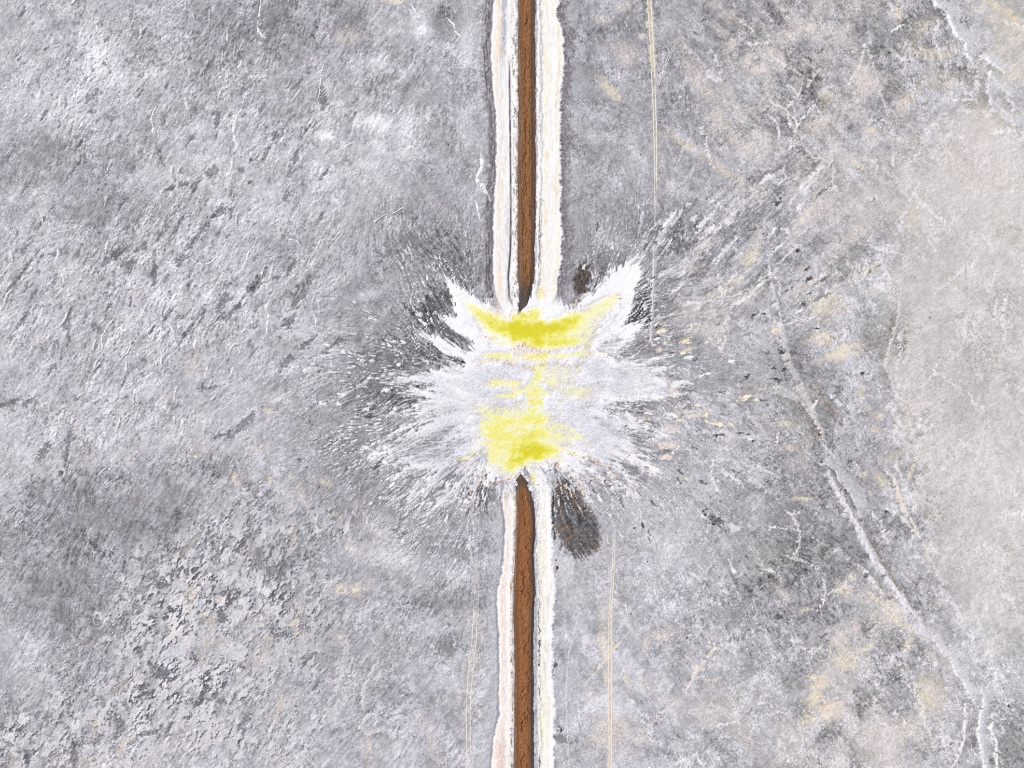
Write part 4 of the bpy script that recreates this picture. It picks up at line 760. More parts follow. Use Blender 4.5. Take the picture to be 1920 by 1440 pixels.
berm([(1737, -10), (1760, 14), (1775, 32), (1783, 50), (1796, 68), (1810, 81), (1811, 100), (1824, 119)], 46, -1, (212, 212, 215), .8, (246, 245, 245), .95, 2.4)
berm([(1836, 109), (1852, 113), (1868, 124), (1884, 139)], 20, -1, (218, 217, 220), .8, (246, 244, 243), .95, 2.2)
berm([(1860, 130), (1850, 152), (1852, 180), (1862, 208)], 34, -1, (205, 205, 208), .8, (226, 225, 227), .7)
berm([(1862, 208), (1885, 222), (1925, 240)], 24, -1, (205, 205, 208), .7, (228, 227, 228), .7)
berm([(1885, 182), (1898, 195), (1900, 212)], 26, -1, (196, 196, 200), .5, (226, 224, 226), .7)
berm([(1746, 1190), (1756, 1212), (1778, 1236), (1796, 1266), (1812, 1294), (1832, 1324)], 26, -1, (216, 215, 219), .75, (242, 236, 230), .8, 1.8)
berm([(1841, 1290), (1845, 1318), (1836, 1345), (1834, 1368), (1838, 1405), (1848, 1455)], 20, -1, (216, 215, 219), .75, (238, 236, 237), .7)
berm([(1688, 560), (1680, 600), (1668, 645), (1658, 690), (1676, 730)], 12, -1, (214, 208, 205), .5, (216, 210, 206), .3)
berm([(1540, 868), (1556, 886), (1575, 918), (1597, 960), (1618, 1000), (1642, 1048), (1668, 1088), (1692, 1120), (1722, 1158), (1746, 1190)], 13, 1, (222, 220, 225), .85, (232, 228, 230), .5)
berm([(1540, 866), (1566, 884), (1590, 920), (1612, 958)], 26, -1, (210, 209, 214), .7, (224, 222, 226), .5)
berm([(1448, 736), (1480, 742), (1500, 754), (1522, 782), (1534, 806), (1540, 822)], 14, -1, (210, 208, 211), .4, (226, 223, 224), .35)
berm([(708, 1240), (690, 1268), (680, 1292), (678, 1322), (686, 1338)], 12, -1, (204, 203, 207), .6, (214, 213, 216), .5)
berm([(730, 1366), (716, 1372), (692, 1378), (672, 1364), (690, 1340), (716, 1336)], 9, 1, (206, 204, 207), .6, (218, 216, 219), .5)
for pts, wd, c, al in [([(1217, -40), (1218, 10), (1222, 70), (1226, 130)], 5.5, (226, 216, 196), .7), ([(1226, 120), (1228, 200), (1229, 330)], 4, (196, 195, 199), .6), ([(1228, 460), (1226, 540), (1222, 610), (1219, 640)], 3, (196, 195, 199), .7), ([(1225, 462), (1224, 540), (1220, 640)], 0.9, (228, 227, 229), .7),
                       ([(1145, 1130), (1144.5, 1220), (1145, 1330), (1145, 1450)], 4.5, (222, 214, 202), .55), ([(1153, 985), (1150, 1040), (1147, 1100)], 3.0, (214, 213, 216), .6), ([(1085, 1148), (1072, 1200), (1065, 1230), (1062, 1290), (1063, 1350), (1066, 1440)], 0.9, (218, 217, 220), .7), ([(1097, 1282), (1125, 1252), (1140, 1232), (1160, 1208), (1185, 1178)], 1.2, (226, 217, 206), .6), ([(1122, 1252), (1138, 1235), (1152, 1216), (1160, 1207)], 1.7, (238, 224, 200), .8),
                       ([(1915, 575), (1880, 612), (1845, 650), (1808, 692)], 0.9, (214, 213, 214), .7), ([(893, 1010), (892, 1060), (892, 1140)], 3, (205, 205, 209), .5)]:
    sl, m = line(pts, wd, 0.8, 0.6, False)
    put(sl, m * al, rgb(*c))

# individual strokes: scarps, plates, flecks and threads that the photograph lets one pick out
SR = np.random.default_rng(2024)


def stroke(u, v, ln, wd, deg, c, al, bend=0.25, n=4, warp=0.8, taper=True):
    a = math.radians(deg)
    pts, x, y = [], u, v
    a += -bend * 0.5
    for k in range(n + 1):
        pts.append((x, y))
        x += ln / n * math.cos(a)
        y -= ln / n * math.sin(a)
        a += bend / n + SR.normal(0, 0.10)
    sl, m = line(pts, wd, warp, 0.6, taper)
    put(sl, m * al, c)
    return pts


def in_zone(z, thr=0.35):
    while True:
        u, v = SR.uniform(0, 1920), SR.uniform(0, 1440)
        if z[int((v - v0) / DU), int((u - u0) / DU)] > thr:
            return u, v


for k in range(170):                                    # scarps on the left: pale lip, shaded far side painted into the colour
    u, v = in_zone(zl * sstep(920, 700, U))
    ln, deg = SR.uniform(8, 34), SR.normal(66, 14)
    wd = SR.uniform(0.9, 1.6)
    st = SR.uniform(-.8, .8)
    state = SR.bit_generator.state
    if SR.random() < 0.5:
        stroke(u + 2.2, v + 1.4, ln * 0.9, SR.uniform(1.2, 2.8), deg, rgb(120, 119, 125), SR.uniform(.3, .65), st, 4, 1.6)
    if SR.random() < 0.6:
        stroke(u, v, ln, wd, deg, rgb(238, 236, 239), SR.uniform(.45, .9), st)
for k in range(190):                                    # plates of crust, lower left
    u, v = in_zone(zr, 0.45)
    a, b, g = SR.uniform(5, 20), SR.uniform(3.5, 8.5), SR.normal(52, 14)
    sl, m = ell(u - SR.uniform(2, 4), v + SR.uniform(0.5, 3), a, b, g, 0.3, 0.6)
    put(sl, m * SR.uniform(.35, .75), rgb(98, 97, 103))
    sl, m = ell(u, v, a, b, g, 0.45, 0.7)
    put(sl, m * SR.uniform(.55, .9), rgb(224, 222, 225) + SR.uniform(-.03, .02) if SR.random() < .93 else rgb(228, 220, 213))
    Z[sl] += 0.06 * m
for k in range(430):                                    # flecks thrown out round the fan
    t = SR.uniform(0, 2 * math.pi)
    lf = math.cos(t) < 0
    if abs(math.cos(t)) < 0.30 or (math.sin(t) < -0.35 and lf and SR.random() < .8):
        continue
    R_ = SR.uniform(150, 290) if SR.random() < .75 else SR.uniform(270, 420)
    u, v = 985 + R_ * math.cos(t) * 1.05, 745 + R_ * math.sin(t) * 0.82
    i_, j_ = int((v - v0) / DU), int((u - u0) / DU)
    if fan[i_, j_] > 0.4:
        continue
    deg = -math.degrees(t) + SR.normal(0, 9) + (6 if lf else 0)
    white = SR.random() < (0.72 if lf else 0.6)
    c = (rgb(246, 245, 247) if SR.random() < .85 or lf else CREAM) if white else rgb(84, 82, 87)
    stroke(u, v, SR.uniform(5, 19) * (1 if white else 1.4), SR.uniform(0.7, 2.3), deg, c, SR.uniform(.55, .95) * (1 if white else .7), 0.2, 3, 1.4)
for k in range(210):                                    # feathered rays at the fan's edge
    t = SR.uniform(-0.45, 3.75)
    if 1.05 < t < 2.05:
        continue
    ct, st_ = math.cos(t), math.sin(t)
    R_ = 120.0
    while R_ < 320 and fan[int((745 + R_ * st_ - v0) / DU), int((985 + R_ * ct - u0) / DU)] > 0.5:
        R_ += 3
    if R_ < 135:
        continue
    white = SR.random() < .68
    R_ += SR.uniform(-34, 6) if white else SR.uniform(-26, 4)
    deg = -math.degrees(t) + SR.normal(0, 6)
    if white:
        stroke(985 + R_ * ct, 745 + R_ * st_, SR.uniform(24, 72), SR.uniform(1.0, 3.0), deg, rgb(240, 238, 242), SR.uniform(.25, .6), SR.normal(0, .15), 4, 1.8)
    else:
        stroke(985 + R_ * ct, 745 + R_ * st_, SR.uniform(18, 55), SR.uniform(0.9, 2.6), deg, rgb(165, 163, 169), SR.uniform(.25, .45), SR.normal(0, .15), 4, 1.8)
for k in range(80):                                     # rays to the upper right
    u, v = in_zone(zs * sstep(620, 560, V), 0.3)
    th_ = math.degrees(math.atan2(760 - v, u - 985))
    white = SR.random() < .55
    c = rgb(244, 242, 244) if white else rgb(104, 103, 108)
    stroke(u, v, SR.uniform(14, 52), SR.uniform(0.9, 3.2), 0.5 * th_ + 24 + SR.normal(0, 5), c, SR.uniform(.35, .75) * (1 if white else .6), 0.12, 4, 2.0)
zq = sstep(1240, 1330, U) * (1 - 0.6 * pale)
for k in range(150):                                    # pale threads of crust on the right
    u, v = in_zone(zq, 0.35)
    stroke(u, v, SR.uniform(22, 95), SR.uniform(1.0, 1.9), SR.normal(-55, 32), rgb(238, 235, 236), SR.uniform(.4, .8), SR.normal(0, 0.7), 7, 3.0)
for k in range(60):                                     # small dark notches beside them
    u, v = in_zone(zq * sstep(1720, 1640, U), 0.5)
    stroke(u, v, SR.uniform(5, 18), SR.uniform(0.8, 2.0), SR.normal(35, 15), rgb(104, 103, 108), SR.uniform(.3, .6), 0.3, 3, 1.6)
for k in range(70):                                     # threads on the ground between lower levee and fan
    u, v = SR.uniform(560, 910), SR.uniform(920, 1420)
    stroke(u, v, SR.uniform(10, 40), SR.uniform(0.8, 1.4), SR.normal(60, 45), rgb(222, 220, 223), SR.uniform(.3, .6), SR.normal(0, 1.0), 6, 2.5)

# small dark scars scattered by the right-hand channels and under the fan
for u, v, a, b, g in [(1318, 958, 5, 3, -40), (1216, 1010, 8, 2, -65), (1205, 985, 5, 2, -70), (1540, 866, 4, 3, 90), (1495, 470, 5, 3, 40), (1512, 505, 8, 3, 30), (1516, 524, 11, 4, 20), (1474, 545, 7, 2.5, 30), (1518, 550, 9, 4, 30), (1508, 570, 9, 5, 30), (1532, 616, 7, 3, -5), (1563, 634, 4, 2, -30),
                      (1464, 660, 7, 8, -50), (1470, 692, 6, 5, 0), (1616, 700, 7, 4, 0), (1450, 690, 5, 3, 0), (1460, 713, 9, 3, -15), (1402, 815, 10, 3, 0), (1388, 812, 8, 3, 0), (1352, 815, 12, 2.5, 8), (1415, 826, 5, 2, 0), (1400, 705, 12, 2, 25), (1395, 712, 8, 2, 20), (1415, 590, 7, 3, 30), (1432, 588, 5, 2.5, 0),
                      (1460, 380, 10, 5, 40), (1655, 958, 4, 2, 0), (1662, 960, 5, 4, 0), (1840, 1328, 4, 2, 0), (1892, 1324, 6, 3, -30), (1044, 1064, 3, 6, 0), (1043, 1050, 2, 4, 0), (1042, 1008, 2, 8, 0), (1043, 1246, 3.5, 5, 0), (1052, 1370, 5, 5, 0), (1053, 1369, 3, 3, 0), (1108, 902, 3, 5, -50), (1133, 902, 3, 4, -40), (1144, 911, 4, 6, -50)]:
    sl, m = ell(u, v, a * 0.72, b * 0.72, g, 0.6, 0.8)
    put(sl, m * 0.60, rgb(70, 68, 73))

C += ((0.50 * (C - np.stack([blur(C[..., k], 2.6) for k in range(3)], -1)) + 0.22 * (C - np.stack([blur(C[..., k], 11) for k in range(3)], -1)))
      * ((1 - sstep(0.02, 0.2, depth)) * (1 - 0.55 * fan))[..., None])
# ------------------------------------------------------------------ salt crystals: grain over everything
lum = C.mean(-1)
dry = 1 - np.clip(sstep(0.85, 0.95, lum) + sstep(0.02, 0.2, depth), 0, 1)
g1 = (0.030 * GR2 + 0.026 * GR) * (0.55 + 0.6 * amp)
C += (g1 * (0.35 + 0.65 * dry) * (1 - 0.35 * pale))[..., None]
spark = (np.random.default_rng(77).random((NV, NU)) > 0.988) * dry * sstep(0.70, 0.50, lum)
C += (spark * 0.22 * np.random.default_rng(78).random((NV, NU)))[..., None].astype(np.float32)
pit = (np.random.default_rng(79).random((NV, NU)) > 0.990) * dry
C -= (pit * 0.20 * np.random.default_rng(80).random((NV, NU)))[..., None].astype(np.float32)
C = np.clip(C, 0.05, 0.985)
# gentle relief everywhere
Z += (0.012 * SM + 0.022 * F20 + 0.10 * F60 + 0.015 * SF) * (1 - 0.8 * fan) * (1 - 0.9 * inw) * (1 - 0.9 * np.maximum.reduce(list(strip_m.values())))
ALB = np.where(C <= 0.04045, C / 12.92, ((C + 0.055) / 1.055) ** 2.4) * (0.86 + 0.06 * C ** 4)


# ------------------------------------------------------------------ materials
def mat(name, rough=0.9, grain=0.10, scale=1.6, bump=0.12, attr=True, base=(0.3, 0.3, 0.3)):
    m = bpy.data.materials.new(name)
    m.use_nodes = True
    n, l = m.node_tree.nodes, m.node_tree.links
    b = n["Principled BSDF"]
    b.inputs["Roughness"].default_value = rough
    b.inputs["Specular IOR Level"].default_value = 0.18
    tc = n.new("ShaderNodeTexCoord")
    nz = n.new("ShaderNodeTexNoise")
    nz.inputs["Scale"].default_value = scale
    nz.inputs["Detail"].default_value = 5
    nz.inputs["Roughness"].default_value = 0.65
    l.new(tc.outputs["Object"], nz.inputs["Vector"])
    mr = n.new("ShaderNodeMapRange")
    mr.inputs["From Min"].default_value, mr.inputs["From Max"].default_value = 0.25, 0.75
    mr.inputs["To Min"].default_value, mr.inputs["To Max"].default_value = 1 - grain, 1 + grain
    l.new(nz.outputs["Fac"], mr.inputs["Value"])
    mx = n.new("ShaderNodeVectorMath")
    mx.operation = 'SCALE'
    if attr:
        a = n.new("ShaderNodeAttribute")
        a.attribute_name = "mineral"
        l.new(a.outputs["Color"], mx.inputs[0])
    else:
        mx.inputs[0].default_value = base
    l.new(mr.outputs[0], mx.inputs["Scale"])
    l.new(mx.outputs[0], b.inputs["Base Color"])
    if bump:
        bp = n.new("ShaderNodeBump")
        bp.inputs["Strength"].default_value = bump
        bp.inputs["Distance"].default_value = 0.25
        l.new(nz.outputs["Fac"], bp.inputs["Height"])
        l.new(bp.outputs[0], b.inputs["Normal"])
    return m


M_GROUND = mat("salt_mud", grain=0.08, scale=1.3, bump=0.06)
M_CRUST = mat("salt_crust", rough=0.8, grain=0.04, scale=0.9, bump=0.08)
M_EARTH = mat("earth", grain=0.22, scale=2.2, bump=0.5)


def srgb(c):
    c = np.asarray(c, np.float32)
    return np.where(c <= 0.04045, c / 12.92, ((c + 0.055) / 1.055) ** 2.4) * 0.86


def grid_mesh(name, co, cc, quads, material, smooth=True, extra=None):
    me = bpy.data.meshes.new(name)
    nv, nf = len(co), len(quads)
    me.vertices.add(nv)
    me.vertices.foreach_set("co", np.ascontiguousarray(co, np.float32).ravel())
    me.loops.add(nf * 4)
    me.loops.foreach_set("vertex_index", np.ascontiguousarray(quads, np.int32).ravel())
    me.polygons.add(nf)
    me.polygons.foreach_set("loop_start", np.arange(0, nf * 4, 4, dtype=np.int32))
    me.update(calc_edges=True)
    if smooth:
        me.polygons.foreach_set("use_smooth", np.ones(nf, bool))
    if cc is not None:
        at = me.attributes.new("mineral", 'FLOAT_COLOR', 'POINT')
        at.data.foreach_set("color", np.concatenate([cc, np.ones((nv, 1), np.float32)], 1).astype(np.float32).ravel())
    if extra is not None:
        at = me.attributes.new("depth", 'FLOAT', 'POINT')
        at.data.foreach_set("value", extra.astype(np.float32))
    me.materials.append(material)
    ob = bpy.data.objects.new(name, me)
    col.objects.link(ob)
    return ob


def tag(o, label=None, cat=None, group=None, kind=None):
    for k, x in (("label", label), ("category", cat), ("group", group), ("kind", kind)):
        if x:
            o[k] = x
    return o


def X(u): return (np.asarray(u, np.float32) - CU) * S
def Y(v): return (CV - np.asarray(v, np.float32)) * S


# ------------------------------------------------------------------ ground: the raster, then ever wider cells out to the horizon
grow = np.cumsum(DU * 1.10 ** np.arange(1, 66))
gu = np.concatenate([us[0] - grow[::-1], us, us[-1] + grow]).astype(np.float32)
gv = np.concatenate([vs[0] - grow[::-1], vs, vs[-1] + grow]).astype(np.float32)


def mirror(i, n):
    i = np.abs(i) % (2 * n - 2)
    return np.where(i >= n, 2 * n - 2 - i, i)


mj = mirror(np.rint((gu - us[0]) / DU).astype(int), NU)
mi = mirror(np.rint((gv - vs[0]) / DU).astype(int), NV)
# along the levee keep the cross-section of the frame's edge, elsewhere mirror the lake bed
CC = ALB[mi][:, mj]
ZZ = Z[mi][:, mj]
cen = (np.abs(gu - 985) < 85)
for rows, src in ((np.where(gv < vs[0])[0], 0), (np.where(gv > vs[-1])[0], NV - 1)):
    CC[np.ix_(rows, cen)] = ALB[src][mj][cen][None]
    ZZ[np.ix_(rows, cen)] = Z[src][mj][cen][None]
gX, gY = np.meshgrid(X(gu), Y(gv))
nU, nV_ = len(gu), len(gv)
co = np.stack([gX, gY, ZZ], -1).reshape(-1, 3)
idx = np.arange(nU * nV_).reshape(nV_, nU)
quads = np.stack([idx[1:, :-1], idx[1:, 1:], idx[:-1, 1:], idx[:-1, :-1]], -1).reshape(-1, 4)
ground = grid_mesh("ground", co, CC.reshape(-1, 3), quads, M_GROUND)
tag(ground, "grey salt-dusted lake bed spread all round the levee and pool", None, None, "structure")


# ------------------------------------------------------------------ pieces lifted off the bed: same field, own object
def piece(name, mask, lift, material, extra=None, zflat=None):
    cell = (mask[:-1, :-1] + mask[1:, :-1] + mask[:-1, 1:] + mask[1:, 1:]) > 2.0
    used = np.zeros((NV, NU), np.int8)
    for a, b in ((0, 0), (1, 0), (0, 1), (1, 1)):
        used[a:NV - 1 + a, b:NU - 1 + b] += cell
    vid = np.full((NV, NU), -1, np.int32)
    sel = used > 0
    vid[sel] = np.arange(sel.sum())
    border = sel & (used < 4)
    z = np.where(border, Z - 0.04, Z + lift) if zflat is None else np.full_like(Z, zflat)
    co = np.stack([X(U[sel]), Y(V[sel]), z[sel]], -1)
    q = np.stack([vid[1:, :-1][cell], vid[1:, 1:][cell], vid[:-1, 1:][cell], vid[:-1, :-1][cell]], -1)
    return grid_mesh(name, co, None if extra is not None else ALB[sel], q, material, True, None if extra is None else extra[sel])


piece_fan = piece("salt_fan", np.where((fan > 0.5) & (np.maximum.reduce(list(strip_m.values())) < 0.5), 1.0, 0.0), 0.03, M_CRUST)
tag(piece_fan, "white star-shaped salt crust fanning out around the yellow pool", "salt crust")
for key, lab in (("NL", "pink-streaked white salt bank left of the upper levee, with a dark ditch line"), ("NR", "broad creamy white salt bank along the right side of the upper levee"),
                 ("SL", "pinkish white salt bank left of the lower levee, widening at the bottom edge"), ("SR", "cream and yellowish salt bank along the right side of the lower levee")):
    o = piece("salt_bank", np.where(strip_m[key] > 0.5, 1.0, 0.0), 0.05, M_CRUST)
    tag(o, lab, "salt bank", "salt banks along the levee")
o = piece("mud_patch", np.where(mud > 0.5, 1.0, 0.0), 0.03, M_GROUND)
tag(o, "large dark grey oval mud patch right of the lower levee", "mud patch", "bare mud patches by the levee")
o = piece("mud_patch", np.where(brown > 0.5, 1.0, 0.0), 0.03, M_GROUND)
tag(o, "small brown mud patch between upper right salt bank and pointed white wing", "mud patch", "bare mud patches by the levee")


def chan(ids, lab):
    mk = np.zeros((NV, NU), np.float32)
    for i in ids:
        sl, m = chan_m[i]
        mk[sl] = np.maximum(mk[sl], (m > 0.5) * 1.0)
    o = piece("channel", mk, 0.02, M_GROUND)
    tag(o, lab, None, "dry channels on the right", "structure")


chan((0, 1), "pale dry channel winding down beside cream salt patches right of the fan")
chan((3, 4, 5, 6), "long pale dry channel with a brown thread running to the lower right")
chan((7,), "wide pale dry channel leaving through the bottom right corner")
chan((8, 9), "narrow bright dry channel beside the grey flat in the bottom right corner")
chan((10,), "thin curved dry channel below the end of the long one")
chan((11,), "pale winding dry channel edge coming down from the top right corner")
chan((12, 13), "short hooked pale channel near the right edge of the upper corner")
chan((15, 16, 17), "cream speckled channel trace beside the pale plain")

# ------------------------------------------------------------------ water
M_WATER = bpy.data.materials.new("yellow_brine")
M_WATER.use_nodes = True
n, l = M_WATER.node_tree.nodes, M_WATER.node_tree.links
n.clear()
outn = n.new("ShaderNodeOutputMaterial")
at = n.new("ShaderNodeAttribute")
at.attribute_name = "depth"
comb = n.new("ShaderNodeCombineColor")
for k, sg in enumerate((0.185, 0.225, 1.80)):
    p = n.new("ShaderNodeMath")
    p.operation = 'POWER'
    p.inputs[0].default_value = math.exp(-sg / 2)      # light crosses the water twice
    l.new(at.outputs["Fac"], p.inputs[1])
    l.new(p.outputs[0], comb.inputs[k])
tr = n.new("ShaderNodeBsdfTransparent")
l.new(comb.outputs[0], tr.inputs["Color"])
gl = n.new("ShaderNodeBsdfGlossy")
gl.inputs["Roughness"].default_value = 0.12
fr = n.new("ShaderNodeFresnel")
fr.inputs["IOR"].default_value = 1.33
nzw = n.new("ShaderNodeTexNoise")
nzw.inputs["Scale"].default_value = 0.8
bpw = n.new("ShaderNodeBump")
bpw.inputs["Strength"].default_value = 0.05
tcw = n.new("ShaderNodeTexCoord")
l.new(tcw.outputs["Object"], nzw.inputs["Vector"])
l.new(nzw.outputs["Fac"], bpw.inputs["Height"])
l.new(bpw.outputs[0], gl.inputs["Normal"])
mxs = n.new("ShaderNodeMixShader")
l.new(fr.outputs[0], mxs.inputs[0])
l.new(tr.outputs[0], mxs.inputs[1])
l.new(gl.outputs[0], mxs.inputs[2])
l.new(mxs.outputs[0], outn.inputs["Surface"])
for lo, hi, lab in ((500, 692, "yellow brine pool under the pointed tip of the upper levee"), (692, 757, "small greenish yellow brine bands between the two large pools"), (757, 930, "bright yellow brine pool above the start of the lower levee")):
    mk = np.where((depth > 0.03) & (V >= lo) & (V < hi + DU), 1.0, 0.0)
    o = piece("water", mk, 0.0, M_WATER, depth, 0.0)
    tag(o, lab, None, None, "structure")

# ------------------------------------------------------------------ earth levees
LN = np.random.default_rng(90)


def noise1(x, sc, seed):
    r = np.random.default_rng(seed).standard_normal(4096)
    t = x / sc
    i = np.floor(t).astype(int)
    f = t - i
    f = f * f * (3 - 2 * f)
    return r[i % 4096] * (1 - f) + r[(i + 1) % 4096] * f


def noise2(x, y, sx, sy, seed):
    r = np.random.default_rng(seed).standard_normal((512, 512))
    a, b = x / sx, y / sy
    i, j = np.floor(a).astype(int), np.floor(b).astype(int)
    f, g = a - i, b - j
    f, g = f * f * (3 - 2 * f), g * g * (3 - 2 * g)
    return (r[i % 512, j % 512] * (1 - f) + r[(i + 1) % 512, j % 512] * f) * (1 - g) + (r[i % 512, (j + 1) % 512] * (1 - f) + r[(i + 1) % 512, (j + 1) % 512] * f) * g


C_L = {'N': edge([(980, -60), (979, 60), (980, 200), (979, 330), (979, 450), (981, 510), (985, 535), (988, 548)]), 'S': edge([(981, 905), (976, 925), (972, 960), (971, 1000), (970, 1040), (967, 1090), (966, 1140), (968, 1200), (969, 1260), (968, 1500)])}
C_R = {'N': edge([(996, -60), (995, 60), (996, 300), (996, 450), (995, 500), (993, 530), (988.5, 548)]), 'S': edge([(982, 905), (989, 925), (996, 955), (999, 985), (998, 1010), (996, 1040), (998, 1080), (999, 1110), (997, 1140), (995, 1200), (995, 1300), (995, 1500)])}


def levee(which, label):
    if which == 'N':
        va, vb, lf, rf = -1500.0, 584.0, N_L, N_R
        rows = np.concatenate([np.linspace(va, -40, 200)[:-1], np.arange(-40, vb, 0.9), [vb]])
        tipd = vb - rows
        center_v = [(956, 0)]
    else:
        va, vb, lf, rf = 889.0, 2900.0, S_L, S_R
        rows = np.concatenate([[va], np.arange(va + .3, 1480, 0.9), np.linspace(1481, vb, 200)])
        tipd = rows - va
    L, R = lf(rows), rf(rows)
    hgt = 1.1 * sstep(0, 70, tipd) + 0.20 + 0.30 * sstep(0, 10, tipd)
    tL, tR = C_L[which](rows), C_R[which](rows)
    root = bpy.data.objects.new("earth_levee", None)
    col.objects.link(root)
    root.location = (float(X(985)), float(Y((va if which == 'N' else vb) * 0.15 + (vb if which == 'N' else va) * 0.85)), 0)
    tag(root, label, "levee", "earth levees")
    wob = 0.35 * noise1(rows, 14, 91) + 0.35 * noise1(rows, 4, 92)
    tL, tR = np.clip(tL + wob, L + 1, R - .8), np.clip(tR + 0.35 * noise1(rows, 11, 93), L + 1.4, R - .5)
    tR = np.maximum(tR, tL + 0.3)
    # crack lines that wander along the crest
    ck = []
    for sd, base in ((95, 0.35 if which == 'N' else 0.40), (96, 0.80 if which == 'N' else 0.86), (97, 0.12 if which == 'N' else 0.40)):
        ck.append(base + 0.10 * noise1(rows, 16, sd) + 0.07 * noise1(rows, 5, sd + 10) + 0.03 * noise1(rows, 1.8, sd + 20))

    def sheet(name, a, b, n, za, zb, colf, zf):
        t = np.linspace(0, 1, n)[None, :]
        uu = a[:, None] * (1 - t) + b[:, None] * t
        vv = np.repeat(rows[:, None], n, 1)
        zz = za[:, None] * (1 - t) + zb[:, None] * t + zf(uu, vv, t)
        cc = np.clip(colf(uu, vv, t), 0.02, 1)
        co = np.stack([X(uu) - root.location.x, Y(vv) - root.location.y, zz], -1).reshape(-1, 3)
        ix = np.arange(len(rows) * n).reshape(len(rows), n)
        q = np.stack([ix[1:, :-1], ix[1:, 1:], ix[:-1, 1:], ix[:-1, :-1]], -1).reshape(-1, 4)
        o = grid_mesh(name, co, srgb(cc).reshape(-1, 3), q, M_EARTH)
        o.parent = root
        return o

    dark = (sstep(75, 20, tipd) if which == 'N' else 0.55 * sstep(50, 5, tipd))[:, None, None]

    def slope_col(side):
        def f(u, v, t):
            inn = t if side < 0 else 1 - t                       # 0 at the foot, 1 at the crest
            st = noise2(u * 1.0 + 0.4 * noise1(v, 30, 70), v, 0.9, 60, 71 + side) * 0.5 + noise2(u, v, 1.6, 25, 75 + side) * 0.5
            c = np.ones(u.shape + (3,)) * rgb(120, 92, 71)
            if side > 0:
                c = np.ones(u.shape + (3,)) * rgb(129, 98, 76)
            foot = sstep(0.34, 0.08, inn + 0.06 * noise1(v, 9, 78))[..., None]
            c = c + (rgb(128, 126, 134) - c) * foot * (0.85 if side < 0 or which == 'N' else 1.0)
            if which == 'S' and side > 0:
                c = c + (rgb(104, 106, 118) - c) * sstep(0.6, 0.3, inn)[..., None] * 0.8
            if which == 'S' and side < 0:
                c = c + (rgb(112, 100, 92) - c) * sstep(0.75, 0.4, inn)[..., None] * 0.7
            c = c + (0.055 * st + 0.03 * noise2(u, v, 2, 2, 79))[..., None]
            c = c + (rgb(78, 72, 70) + 0.05 * st[..., None] - c) * dark * 0.85
            return c
        return f

    def crest_col(u, v, t):
        m1 = noise2(u, v, 2.4, 3.2, 81) * 0.6 + noise2(u, v, 5, 14, 82) * 0.6
        gr = noise2(u, v, 0.9, 0.9, 83)
        c = np.ones(u.shape + (3,)) * (rgb(166, 118, 77) if which == 'N' else rgb(163, 112, 72))
        c = c + (m1 * 0.055 + gr * 0.065)[..., None] * np.array([1.0, 0.85, 0.7])
        if which == 'S':
            c = c + (rgb(138, 92, 62) - c) * (sstep(0.72, 0.9, t) + sstep(0.28, 0.05, t))[..., None] * 0.8
        ed = np.minimum(t, 1 - t) + 0.10 * noise2(u, v, 1.2, 2.5, 84)
        c = c + (rgb(122, 92, 70) - c) * sstep(0.16, 0.02, ed)[..., None] * 0.8
        mott = sstep(0.1, 1.0, gr + 0.6 * m1) * (0.65 if which == 'N' else 0.32)
        c = c + (rgb(92, 56, 36) - c) * mott[..., None]
        for k, q in enumerate(ck):
            d = np.abs(t - q[:, None])
            on = sstep(-0.5, 0.3, noise1(v, 20, 60 + k)) * (1.0 if k < 2 or which == 'N' else 0.0)
            c = c + (rgb(70, 42, 28) - c) * (sstep(0.075, 0.02, d) * on * (0.55 if k == 0 else 0.38))[..., None]
        c = c + (rgb(104, 70, 50) - c) * dark * 0.35
        return c

    def crest_z(u, v, t):
        z = 0.10 * noise2(u, v, 2.4, 3.2, 81) + 0.07 * noise2(u, v, 0.9, 0.9, 83)
        for k, q in enumerate(ck):
            d = np.abs(t - q[:, None])
            z = z - 0.45 * sstep(0.07, 0.0, d) * sstep(-0.5, 0.3, noise1(v, 20, 60 + k))
        return z * np.minimum(1, hgt / 1.2)[:, None] * np.sin(np.pi * t) ** 0.4

    def slope_z(u, v, t):
        st = noise2(u, v, 1.6, 25, 74)
        return 0.10 * st * np.sin(np.pi * t) * np.minimum(1, hgt)[:, None]

    zero = -0.25 + 0.42 * sstep(40, 8, tipd)
    sheet("slope", L, tL, 13, zero, hgt, slope_col(-1), slope_z)
    sheet("crest", tL, tR, 30 if which == 'N' else 44, hgt, hgt * 1.0, crest_col, crest_z)
    sheet("slope", tR, R, 13, hgt, zero, slope_col(1), slope_z)
    return root


levee('N', "brown earth levee from the top edge narrowing to a dark pointed tip at the pool")
levee('S', "brown earth levee with a wide rusty crest running from the pool to the bottom edge")


# ------------------------------------------------------------------ ribbons: wheel ruts and salt ridges
def zat(u, v):
    j = np.clip((np.asarray(u) - u0) / DU, 0, NU - 1.001)
    i = np.clip((np.asarray(v) - v0) / DU, 0, NV - 1.001)
    a, b = i.astype(int), j.astype(int)
    return Z[a, b]


